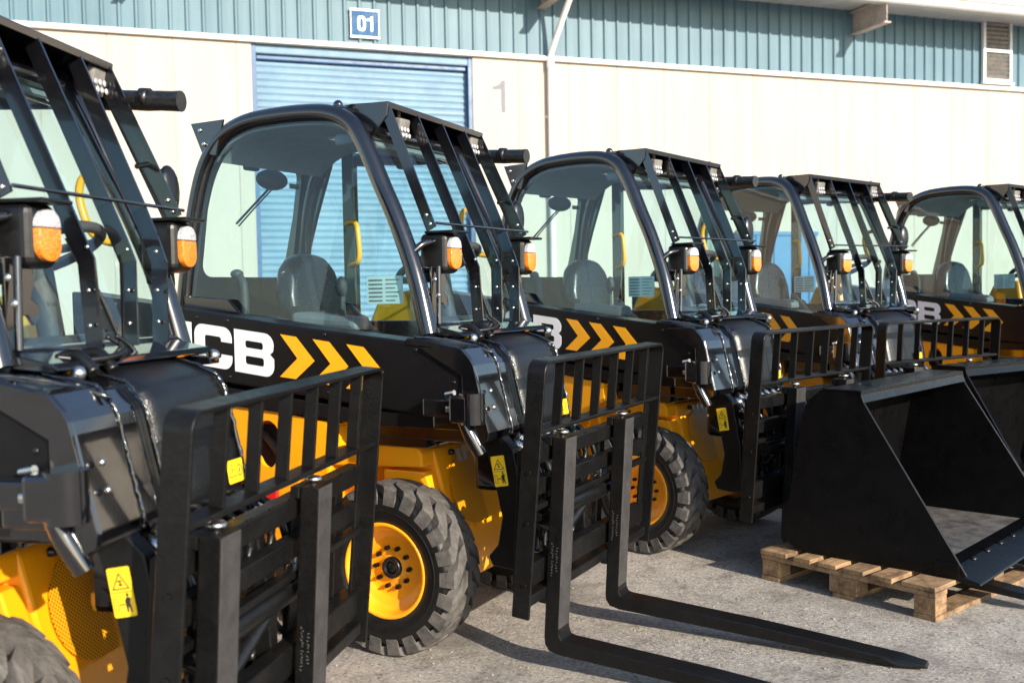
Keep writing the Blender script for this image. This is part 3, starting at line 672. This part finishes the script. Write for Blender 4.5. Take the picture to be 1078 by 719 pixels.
    wp = MB(); wp.ell((-1.10, .06, 1.955), (.05, .10, .05), 14); wp.tube([(-1.12, .08, 1.93), (-1.15, -.02, 1.83), (-1.165, -.12, 1.74)], .006, 8); wp.tube([(-1.13, .10, 1.92), (-1.16, 0, 1.82), (-1.17, -.10, 1.73)], .004, 8); wp.bb(-1.12, -1.08, -.12, -.04, 1.985, 2.03, .01); wp.build('rear_wiper', 'interior', T)
    # side window
    sw = MB(); bot = [(.10, 1.22), (-.381, 1.265), (-1.05, 1.35), (-1.16, 1.365)]
    loop = [(p.x, p.z) for p in near if p.z > 1.38] + [(.09, 1.3)] + bot
    sw.poly([loop], lambda p: Vector((p[0], yN(p[1]) + .014, p[1]))); sw.build('side_window', 'glass', T, fix=False)
    fw_ = MB(); loop = [(p.x, p.z) for p in far if p.z > 1.29] + [(.10, 1.27), (-1.15, 1.27)]
    fw_.poly([loop], lambda p: Vector((p[0], yF(p[1]) - .012, p[1]))); fw_.build('door_window', 'glass', T, fix=False)
    ws = MB(); ids = [p for p in near if p.x > -.235 and p.z < 2.06]; rows = []
    for p in ids: rows.append([ws.bm.verts.new((p.x + .028 * max(0, 1 - ((y + .06) / .40) ** 2) + .005, y if abs(y) < .3 else (yN(p.z) + .02 if y < 0 else yF(p.z) - .02), p.z)) for y in (-.44, -.29, -.16, -.05, .10, .22, .38)])
    for a, b2 in zip(rows, rows[1:]):
        for i in range(len(a) - 1):
            f = ws.bm.faces.new((a[i], a[i + 1], b2[i + 1], b2[i])); f.smooth = True
    ws.build('windscreen', 'screen', T)
    fwi = MB(); fwi.tube([(.145, -.02, 1.26), (.11, -.06, 1.40), (.07, -.10, 1.52)], .006, 8); fwi.tube([(.11, -.06, 1.37), (.045, -.11, 1.56)], .004, 8); fwi.build('front_wiper', 'hose', T)
    dc = MB(); dc.poly([rrect(-.175, -.005, 1.36, 1.468, .006, 2)], lambda p: Vector((p[0], -.462, p[1])), .001, (0, 1, 0)); doc = dc.build('paper_notice', 'paper', T)
    dl = MB()
    for i in range(6):
        z = 1.455 - i * .016; dl.poly([[(-.165, z), (-.10, z), (-.10, z - .006), (-.165, z - .006)]], lambda p: Vector((p[0], -.4633, p[1]))); dl.poly([[(-.085, z), (-.02 - .01 * (i % 3), z), (-.02 - .01 * (i % 3), z - .004), (-.085, z - .004)]], lambda p: Vector((p[0], -.4633, p[1])))
    dl.build('notice_print', 'console', doc, fix=False)
    wl = MB(); wl.bb(-1.135, -1.132, .225, .275, 1.93, 1.955, .001); wl.build('window_sticker', 'console', T)
    ty = MB(); ty.prism([(.05, 1.245), (.24, 1.228), (.262, 1.236), (.24, 1.25), (.12, 1.275), (.05, 1.27)], -.455, .27, 'y', .004)
    for y in (-.44, .22): ty.prism([(.12, 1.23), (.27, 1.22), (.27, 1.20), (.12, 1.19)], y, y + .06, 'y', .004)
    ty.build('cowl', 'black', T)
    cbolt = MB()
    for y in (-.36, .29): cbolt.ell((.262, y - .03, 1.224), (.018, .018, .018), 12)
    cbolt.split('bolt', 'zinc', T)
    # interior
    st = MB(); dome = [(-.22, 1.12), (-.23, 1.42), (-.19, 1.54), (-.11, 1.60), (0, 1.615), (.11, 1.60), (.18, 1.54), (.22, 1.42), (.21, 1.12)]
    st.prism(dome, -.82, -.71, 'x', .045, 4, lambda v: (v.x - (v.z - 1.1) * .16, v.y * .88 - .02, v.z - .02)); st.box((-.56, -.03, 1.08), (.50, .48, .13), .045, None, 4)
    for s_ in (-1, 1): st.prism([(-.76, 1.14), (-.74, 1.36), (-.66, 1.28), (-.50, 1.16)], -.03 + s_ * .20 - .035, -.03 + s_ * .20 + .035, 'y', .02, 3)
    seat = st.build('seat', 'vinyl', T)
    for f in seat.data.polygons: f.use_smooth = True
    st = MB(); st.bb(-.95, -.5, -.25, .2, .85, 1.02, .02)
    st.cyl((-.02, -.03, 1.0), (-.10, -.03, 1.50), .035, 14); st.bb(-.06, .07, -.28, .24, 1.0, 1.30, .04); st.bb(-1.2, -.75, -.44, .36, .85, 1.30, .03); st.build('dashboard', 'interior', T)
    cs = MB(); cs.prism([(-.75, 1.29), (-.10, 1.20), (-.08, 1.0), (-.75, 1.0)], -.455, -.30, 'y', .02); cs.prism([(-.62, 1.33), (-.30, 1.305), (-.28, 1.25), (-.62, 1.27)], -.40, -.27, 'y', .02); cs.build('armrest_console', 'console', T)
    jy = MB(); jy.tube([(-.40, -.33, 1.30), (-.40, -.33, 1.40)], .012, 8); jy.ell((-.40, -.33, 1.43), (.026, .026, .045), 12); jy.tube(smooth_path([(-.98, -.28, 1.28), (-.98, -.28, 1.42), (-1.0, -.27, 1.47), (-1.04, -.26, 1.50)], 4), [.018] * 13, 8); jy.ell((-1.04, -.26, 1.50), (.03, .03, .022), 10); jy.build('joystick', 'interior', T)
    sw = MB(); c = Vector((-.11, -.03, 1.525)); e1 = Vector((0, 1, 0)); e2 = Vector((.86, 0, .36)).normalized()
    sw.tube([c + (e1 * math.cos(2 * math.pi * i / 32) + e2 * math.sin(2 * math.pi * i / 32)) * .18 for i in range(32)], .016, 10, closed=True)
    for a in (30, 150, 270): sw.tube([c, c + (e1 * math.cos(R(a)) + e2 * math.sin(R(a))) * .18], .012, 8)
    sw.ell(c, (.05, .05, .03), 12); sw.build('steering_wheel', 'interior', T)
    bd = MB(); bd.bb(-.70, -.56, -.585, -.567, .575, .61, .004); bd.build('reflector', 'red', T)
    for pth in ([(-.845, .30, 1.745), (-.79, .275, 1.752), (-.76, .265, 1.735), (-.748, .26, 1.69), (-.742, .26, 1.60), (-.755, .265, 1.56), (-.795, .28, 1.545), (-.83, .30, 1.54)], [(-.12, .31, 1.785), (-.165, .285, 1.772), (-.18, .28, 1.72), (-.165, .28, 1.65), (-.14, .28, 1.60), (-.105, .29, 1.575), (-.06, .31, 1.565)]):
        hd = MB(); hd.tube(smooth_path(pth, 4), .0125, 10); hd.build('grab_handle', 'decaly', T)
    mr = MB(); mr.ell((.02, .45, 1.735), (.03, .05, .085), 16); mr.tube([(.0, .31, 1.80), (.0, .40, 1.82), (.01, .44, 1.78)], .009, 8); mr.build('mirror', 'hose', T)
    ro = MB(); pth = [(-.86, .42, 2.07), (-.5, .425, 2.05), (-.2, .44, 2.035), (.075, .455, 2.02)]; ro.tube([q + Vector((0, random.uniform(-.002, .002), random.uniform(-.002, .002))) for q in smooth_path(pth, 6)], [.032 * random.uniform(.95, 1.06) for _ in range(19)], 14)
    roll = ro.build('rain_cover_roll', 'vinyl', T); sr = MB()
    for x in (-.62, -.25, -.06): sr.tube([(x, .437 if x < -.1 else .445, 2.042 if x < -.4 else 2.033), (x + .03, .439 if x < -.1 else .447, 2.039 if x < -.4 else 2.030)], .0345, 12)
    sr.split('strap', 'hose', roll)
    # ---- front guard
    vz = lambda y: 2.152 - (y + .37) * .04
    v = MB(); v.bm.verts.ensure_lookup_table()
    v.prism([(-.34, 2.165), (-.113, 2.158), (-.113, 2.146), (-.34, 2.153)], -.375, .375, 'y', .002, 1, lambda p: (p.x, p.y, p.z - (p.y + .375) * .035))
    v.prism([(-.113, 2.158), (-.108, 2.154), (-.112, 2.132), (-.117, 2.132)], -.375, .375, 'y', .002, 1, lambda p: (p.x, p.y, p.z - (p.y + .375) * .035))
    v.prism([(-.335, 2.14), (-.30, 2.165), (-.112, 2.156), (-.12, 2.10), (-.235, 1.985)], -.378, -.370, 'y', .002, 1)
    v.prism([(-.335, 2.12), (-.30, 2.14), (-.112, 2.13), (-.12, 2.08), (-.235, 1.96)], .370, .378, 'y', .002, 1)
    v.tube([(-.31, -.44, 2.145), (-.31, .37, 2.115)], .012, 10); v.tube([(-.26, -.37, 2.03), (-.26, .37, 2.0)], .014, 10); v.ell((-.325, -.42, 2.155), (.022, .02, .022), 10)
    gd = v.build('front_guard', 'cabblack', T)
    def bar(pts, y_off, th=.007, dep=.045, name='guard_bar'):
        b2 = MB(); pts = [Vector(p) for p in pts]; rows = []
        for i, p in enumerate(pts):
            d = (pts[min(i + 1, len(pts) - 1)] - pts[max(i - 1, 0)]); n = Vector((-d.z, 0, d.x)).normalized()
            if n.x > 0: n = -n
            rows.append([b2.bm.verts.new(p + n * a + Vector((0, s_ * th / 2, 0))) for a, s_ in ((0, -1), (0, 1), (dep, 1), (dep, -1))])
        for a, c2 in zip(rows, rows[1:]):
            for k2 in range(4): b2.bm.faces.new((a[k2], a[(k2 + 1) % 4], c2[(k2 + 1) % 4], c2[k2]))
        b2.bm.faces.new(rows[0]); b2.bm.faces.new(rows[-1][::-1]); b2.build(name, 'cabblack', gd)
    bar([(-.113, -.368, 2.15), (.105, -.388, 1.655)], 0); bar([(-.113, .362, 2.125), (.105, .378, 1.655)], 0, .007, .062)
    for yt, ym, yb in ((-.166, -.19, -.178), (.025, .0, -.02), (.215, .165, .133)):
        bar([(-.113, yt, vz(yt) - .005), (.105, (yt + ym * 2.5) / 3.5, 1.665), (.155, ym, 1.56), (.178, ym * .97, 1.50), (.19, yb, 1.27)], 0, .008, .048)
    rd = MB(); rd.tube([(.108, -.39, 1.668), (.108, .385, 1.668)], .0055, 8); rd.build('cross_rod', 'cabblack', gd)
    bo = MB()
    for y, s_ in ((-.392, -1), (.37, -1)):
        for q in ((.075, 1.70), (.092, 1.665)): bo.ell((q[0] - .012, y, q[1]), (.008, .006, .008), 8)
    for y in (-.196, -.02, .125):
        for z in (1.33, 1.42, 1.53): bo.ell((.165, y, z), (.006, .005, .006), 6)
    bo.split('bolt', 'zinc', gd)
    for y in (-.235, .335):
        wk = MB(); wk.box((-.15, y, 2.07), (.035, .075, .085), .008, Matrix.Rotation(R(12), 4, 'Y')); wk.tube([(-.16, y, 2.12), (-.16, y, 2.15)], .008, 8); wo = wk.build('work_lamp', 'louver', T)
        le = MB()
        for i in range(3):
            for j in range(3): le.ell((-.130 - (j - 1) * .006, y + (i - 1) * .022, 2.066 + (j - 1) * .025), (.004, .009, .010), 8)
        le.split('led_lens', 'clear', wo)
    # ---- headlights
    for sgn in (-1, 1):
        y = sgn * .327; hb = MB(); hb.box((.080, y, 1.552), (.125, .112, .158), .026, None, 4); hb.box((.115, y, 1.634), (.135, .116, .010), .004); hb.bb(.03, .06, y - .04, y + .04, 1.44, 1.50, .006)
        ho = hb.build('headlight', 'hose', T)
        def half(z0, z1, nm, mt):
            l = MB(); pts = [p for p in rrect(-.040, .040, -.062, .062, .036, 10)]
            pts = [(a, b2) for a, b2 in pts if z0 - .001 <= b2 <= z1 + .001]; pts = sorted(pts, key=lambda p: math.atan2(p[1] - (z0 + z1) / 2, p[0]))
            if z0 > -.06: pts = [p for p in pts if p[1] > z0 + .002] + [(-.040, z0 + .001), (.040, z0 + .001)]
            else: pts = [p for p in pts if p[1] < z1 - .002] + [(.040, z1 - .001), (-.040, z1 - .001)]
            pts = sorted(pts, key=lambda p: math.atan2(p[1] - (z0 + z1) / 2, p[0]))
            l.prism([(y + a, 1.552 + b2) for a, b2 in pts], .13, .159, 'x', .013, 4); o = l.build(nm, mt, ho)
            for f in o.data.polygons: f.use_smooth = True
        half(.018, .062, 'clear_lens', 'clear'); half(-.062, .018, 'indicator_lens', 'orange')
        bk = MB()
        if sgn < 0: bk.tube(smooth_path([(.045, -.455, 1.56), (.07, -.42, 1.59), (.09, -.36, 1.60)], 4), .014, 10); bk.tube([(.06, -.45, 1.50), (.08, -.38, 1.49)], .008, 8)
        pl = [(-.03, 1.50), (.075, 1.50), (.085, 1.44), (.07, 1.40), (.10, 1.385), (.105, 1.35), (.08, 1.335), (.055, 1.36), (.03, 1.36), (.02, 1.28), (-.03, 1.28)]
        if sgn < 0: bk.prism([(-.40 + a * .9, z) for a, z in pl], .095, .105, 'x', .002); bk.tube([(.12, -.40, 1.50), (.13, -.42, 1.28)], .01, 8)
        else: bk.prism([(.30 + a * .8, z) for a, z in pl], .075, .083, 'x', .002); bk.tube(smooth_path([(.06, .33, 1.46), (.09, .35, 1.40), (.08, .36, 1.33), (.1, .35, 1.26)], 4), .008, 8); bk.tube(smooth_path([(.05, .37, 1.46), (.06, .40, 1.40), (.06, .38, 1.34), (.08, .40, 1.26)], 4), .006, 8)
        bk.build('headlight_bracket', 'cabblack', ho)
    # ---- fork carriage (own origin at the rail)
    ca = MB(); CX = -.02
    ca.bb(-.085, -.035, -.575, .575, -.005, .055, .005); ca.bb(-.085, -.045, -.575, .575, -.125, -.065, .005)
    ca.bb(-.085, -.035, -.575, .575, -.445, -.36, .005); ca.bb(-.085, -.02, -.575, .575, -.505, -.465, .005)
    for y in (-.52, -.18, .18, .52): ca.bb(-.11, -.087, y - .03, y + .03, -.48, .04, .004)
    ca.bb(-.062, -.03, -.575, .575, -.17, -.15, .003)
    for i in range(9): ca.bb(-.036, -.028, -.5 + i * .125, -.475 + i * .125, .056, .062, .002)
    carr = ca.build('carriage', 'steel', T); carr.location = (.635, 0, .785)
    fr = MB(); W = .61; t = .012; zt = .372; zb = -.543; x0, x1 = -.062, .006; r = .045
    def U(w, zz, rr_): return [(-w, zb)] + [(-w + rr_ + rr_ * math.cos(R(a)), zz - rr_ + rr_ * math.sin(R(a))) for a in range(180, 89, -15)] + [(w - rr_ + rr_ * math.cos(R(a)), zz - rr_ + rr_ * math.sin(R(a))) for a in range(90, -1, -15)] + [(w, zb)]
    o_, i_ = U(W, zt, r), U(W - t, zt - t, r - t); ring = o_ + i_[::-1]
    fr.prism(ring, x0, x1, 'x', .002, 1)
    fr.bb(-.055, .0, -W + t + .001, W - t - .001, .115, .130, .003); fr.bb(-.05, -.038, -W + t + .001, -W + .06, zb, .10, .003); fr.bb(-.05, -.038, W - .06, W - t - .001, zb, .10, .003)
    bk = fr.build('load_backrest', 'steel', carr); bk.rotation_euler = (0, .03, 0)
    for i in range(6):
        y = -.43 + i * .172; b2 = MB(); b2.bb(-.040, -.004, y - .006, y + .006, .131, zt - t - .001, .002); b2.build('backrest_bar', 'steel', carr).rotation_euler = (0, .03, 0)
    nb = MB()
    for y in (-1, 1):
        for z in (-.42, -.2, -.02): nb.cyl((-.03, y * (W + .001), z), (-.03, y * (W + .006), z), .008, 8)
    nb.split('bolt', 'steel', carr)
    for y in (-.41, .17):
        f = MB(); w = .048
        pr = [(-.020, .085), (.035, .085), (.035, -.61), (.037, -.635), (.046, -.652), (.062, -.656), (.6, -.662), (1.13, -.682), (1.222, -.688), (1.230, -.700), (1.13, -.7095), (.04, -.7095), (.0, -.702), (-.018, -.68), (-.022, -.65)]
        def taper(v):
            if v.x > 1.14: return (v.x, v.y * (1 - .42 * (v.x - 1.14) / .092), v.z)
            return (v.x, v.y, v.z)
        pr2 = pr[:7] + [(.8, -.669), (.95, -.675), (1.07, -.680)] + pr[7:]
        f.prism(pr2, -w, w, 'y', .004, 2, taper); f.bb(-.05, -.0225, -w, w, .052, .085, .003); f.bb(-.05, -.0225, -w, w, -.53, -.5, .003)
        fk = f.build('fork', 'steel', carr); fk.location = (0, y, 0)
        kb = MB(); kb.lathe([(0, .108), (.020, .108), (.024, .104), (.024, .097), (.010, .096), (.010, .08)], 18, (-.003, 0, 0), 'z'); kb.build('fork_latch', 'zinc', fk)
        
        wm = fk.data; wm.materials.append(M['scale'])
        for pl in wm.polygons:
            if pl.normal.x > .9 and pl.center.x > .03 and pl.center.z > -.62: pl.material_index = 1
        sm = MB(); rnd = random.Random(3)
        for row, (xx, n_) in enumerate(((-.004, 12), (.014, 9))):
            for i in range(n_):
                z = -.42 + i * .0105 + row * .02
                for q in range(2):
                    dx = rnd.uniform(-.004, .003); dz = rnd.uniform(-.003, .003); sm.poly([[(xx + dx, z + dz), (xx + dx + rnd.uniform(.0015, .006), z + dz), (xx + dx + .005, z + dz + rnd.uniform(.001, .003)), (xx + dx, z + dz + .0015)]], lambda p: Vector((p[0], -w - .0006, p[1])))
        sm.build('stamped_marking', 'stencil', fk, fix=False)
    rm = MB(); rm.cyl((-.075, -.40, -.22), (-.075, .28, -.22), .036, 20); rm.cyl((-.075, -.44, -.22), (-.075, .36, -.22), .016, 14); rm.cyl((-.11, -.30, -.42), (-.09, .05, -.24), .024, 16); rm.build('sideshift_cylinder', 'hose', carr)
    rm = MB(); rm.cyl((-.09, .05, -.24), (-.082, .13, -.19), .013, 12); rm.ell((-.08, .15, -.175), (.022, .028, .022), 10); rm.bb(-.10, -.06, .12, .18, -.155, -.12, .004); rm.cyl((-.09, .045, -.243), (-.087, .075, -.225), .028, 16); rm.build('ram_rod', 'chrome', carr)
    lk = MB(); lk.prism([(-.26, -.30), (-.20, -.26), (-.10, -.50), (-.13, -.54)], -.20, -.14, 'y', .01); lk.prism([(-.26, -.30), (-.20, -.26), (-.10, -.50), (-.13, -.54)], -.02, .04, 'y', .01); lk.build('tilt_link', 'black', carr)
    return T
proto = make_forklift()
PO = [(2, (-.196, 4.261, -.488), (.787, .062), (-.405, .175)), (1, (-1.198, 2.77, -.199), (.792, .062), (-.46, .09)), (3, (1.078, 5.609, -.757), (.815, .05), (-.25, .30)), (4, (2.406, 6.896, -.992), (.80, .03), (-.30, .28)), (5, (4.20, 7.78, -1.022), (.80, .03), (-.35, .25))]
LB = {1: 'black and yellow forklift nearest the camera, cut off by the left edge of the picture',
      2: 'second black and yellow forklift from the left, forks lowered to the foreground concrete',
      3: 'middle black and yellow forklift, standing behind the black bucket on the wooden pallet',
      4: 'black and yellow forklift fourth from the left, a blue cabinet seen through its cab',
      5: 'farthest black and yellow forklift, at the right edge of the picture'}
for i, (k, (x, y, a), (cz, ct), fy) in enumerate(PO):
    o = proto if i == 0 else copy_tree(proto)
    o.location = (x, y, 0); o.rotation_euler = (0, 0, a); tag(o, LB[k], 'forklift', 'telescopic forklifts parked in a row')
    ca = [c for c in o.children if c.name.startswith('carriage')][0]; ca.location.z = cz; ca.location.x = .635 + (.05 if k == 3 else 0); ca.rotation_euler = (0, ct, 0)
    fs = sorted([c for c in ca.children if c.name.startswith('fork') and not c.name.startswith('fork_')], key=lambda c: c.location.y)
    for f, yy in zip(fs, fy): f.location.y = yy

# ------------------------------------------------------------------ pallets and buckets
def at(k, p):
    x, y, a = [q[1] for q in PO if q[0] == k][0]; c, s = math.cos(a), math.sin(a); return (x + c * p[0] - s * p[1], y + s * p[0] + c * p[1], p[2])
def make_pallet():
    # local x along the visible short side, y along the boards; origin at the visible near left corner
    T = empty('wooden_pallet'); Lx, Ly = .87, 1.15; rn = random.Random(5)
    ws = [.145, .09, .095, .10, .10, .15]; gap = (Lx - sum(ws)) / 5; x = 0
    for i, w in enumerate(ws):
        b_ = MB(); b_.bb(x, x + w, -.008 + rn.uniform(-.006, .006), Ly + rn.uniform(-.006, .006), .1235 + rn.uniform(-.001, .001), .1445 + rn.uniform(0, .002), .003); b_.build('deck_board', 'wood', T); x += w + gap
    for j, y in enumerate((0, Ly / 2 - .05, Ly - .1)):
        b_ = MB(); b_.bb(0, Lx, y, y + .10, .1005, .1225, .003); b_.build('stringer_board', 'wood', T)
        for i, xx in enumerate((.0, Lx / 2 - .07, Lx - .10)):
            b_ = MB(); b_.bb(xx + .002, xx + (.14 if i == 1 else .098), y + .003 + rn.uniform(0, .006), y + .098, .0225, .0995, .003); b_.build('block', 'wood', T)
    for xx in (0, Lx / 2 - .05, Lx - .10):
        b_ = MB(); b_.bb(xx, xx + .10, .002, Ly, .0, .0215, .003); b_.build('bottom_board', 'wood', T)
    return T
pal = make_pallet()
pal.location = (1.178, 4.738, 0); pal.rotation_euler = (0, 0, math.atan2(-.661, .546))
tag(pal, 'pale timber pallet under the nearer black loader bucket', 'pallet', 'pallets under the buckets')
pal2 = copy_tree(pal); c2 = at(4, (.70, -.60, 0)); pal2.location = c2; pal2.rotation_euler = (0, 0, -.992 - .03)
tag(pal2, 'timber pallet under the farther bucket at the right edge, mostly hidden', 'pallet', 'pallets under the buckets')

def make_bucket():
    T = empty('loader_bucket'); y0, y1 = -.50, .77
    out = [(.945, .920), (.885, .870), (.855, .80), (.80, .50), (.765, .30), (.755, .235), (.775, .185), (.82, .158), (.88, .150), (1.52, .150), (1.60, .166), (1.122, .920)]
    for y in (y0, y1 - .012):
        s = MB(); s.prism(out, y, y + .012, 'y', .002, 1); s.build('side_plate', 'bucket', T)
    path = [(1.118, .917), (.95, .917), (.90, .868), (.862, .80), (.808, .50), (.773, .30), (.764, .240), (.782, .192), (.825, .166), (.88, .158)]
    def sheet(nm, pts, mat, th=.010):
        n = len(pts); o = []
        for i, p in enumerate(pts):
            d = Vector((pts[min(i + 1, n - 1)][0] - pts[max(i - 1, 0)][0], pts[min(i + 1, n - 1)][1] - pts[max(i - 1, 0)][1])).normalized(); o.append((p[0] - d.y * th, p[1] + d.x * th))
        b_ = MB(); b_.prism(pts + o[::-1], y0 + .0125, y1 - .0125, 'y', 0); return b_.build(nm, mat, T)
    sheet('back_plate', path, 'bucket')
    sheet('floor_plate', [(.882, .158), (1.50, .158)], 'bfloor')
    e = MB(); e.prism([(1.44, .170), (1.52, .176), (1.655, .146), (1.66, .138), (1.60, .138), (1.44, .150)], y0 - .004, y1 + .004, 'y', .002, 1); ed = e.build('cutting_edge', 'bucket', T)
    tp = MB(); tp.prism([(.955, .9275), (1.125, .9275), (1.142, .925), (1.142, .905), (1.155, .872), (1.146, .868), (1.132, .902), (1.125, .920), (.955, .920)], y0 - .003, y1 + .003, 'y', .002, 1); tp.build('top_rail', 'bucket', T)
    bt = MB()
    for i in range(7): bt.lathe([(0, .010), (.012, .010), (.016, .004), (.017, 0)], 12, (1.53, y0 + .10 + i * .18, .173), 'z')
    bt.split('bolt', 'steel', ed)
    pr = MB()
    for y in (-.2, .40): pr.bb(.90, 1.45, y - .09, y + .09, .1465, .1495, .001)
    pr.split('wear_pad', 'bucket', T)
    br = MB(); br.bb(1.47, 1.57, y0 - .009, y0 - .0005, .155, .215, .002); br.build('corner_gusset', 'bucket', T)
    return T
bk = make_bucket(); p = at(3, (0, 0, 0)); bk.location = p; bk.rotation_euler = (0, 0, -.757)
tag(bk, 'nearer black steel loader bucket resting on a wooden pallet, bare worn floor in view', 'bucket', 'loader buckets on pallets')
bk2 = copy_tree(bk); p = at(4, (-.02, -.02, 0)); bk2.location = p; bk2.rotation_euler = (0, 0, -.992)
tag(bk2, 'farther black steel loader bucket, half hidden behind the nearer one at the right edge', 'bucket', 'loader buckets on pallets')

# loose grit on the yard
def grit():
    g = MB(); rn = random.Random(11)
    for i in range(1500):
        d = rn.uniform(.0, 1.) ** .8 * 5 + 2.6; x = rn.uniform(-.75, .75) * d * .8 + .5; y = d; s = rn.uniform(.002, .0065) * (1.6 if rn.random() < .05 else 1)
        a = rn.uniform(0, 6.28); t = bmesh.new(); bmesh.ops.create_icosphere(t, subdivisions=1, radius=s)
        for v in t.verts: v.co = Vector((v.co.x * rn.uniform(.7, 1.4), v.co.y * rn.uniform(.6, 1.2), v.co.z * .6))
        g.merge(t, Matrix.Translation((x, y, s * .3)) @ Matrix.Rotation(a, 4, 'Z'))
    tag(g.build('grit', 'grit'), 'loose pale grit and tiny stones scattered over the yard', 'grit', kind='stuff')
grit()
# ------------------------------------------------------------------ camera
cd = bpy.data.cameras.new('camera'); cam = bpy.data.objects.new('camera', cd); col.objects.link(cam); scene.camera = cam
cd.sensor_width = 36; cd.lens = 36 * 1050.774 / 1078; cd.clip_end = 1000; cd.clip_start = .05
PI_, RO = .049, .018
right = Vector((1, 0, 0)); fwd = Vector((0, math.cos(PI_), -math.sin(PI_))); up = Vector((0, math.sin(PI_), math.cos(PI_)))
r2 = right * math.cos(RO) - up * math.sin(RO); u2 = right * math.sin(RO) + up * math.cos(RO)
mt = Matrix(((r2.x, u2.x, -fwd.x, 0), (r2.y, u2.y, -fwd.y, 0), (r2.z, u2.z, -fwd.z, 1.395), (0, 0, 0, 1))); cam.matrix_world = mt
cd.dof.use_dof = True; cd.dof.focus_distance = 4.3; cd.dof.aperture_fstop = 3.2
vs = scene.view_settings; vs.view_transform = 'Standard'; vs.look = 'None'; vs.gamma = 1; vs.exposure = EXPO; vs.use_curve_mapping = False
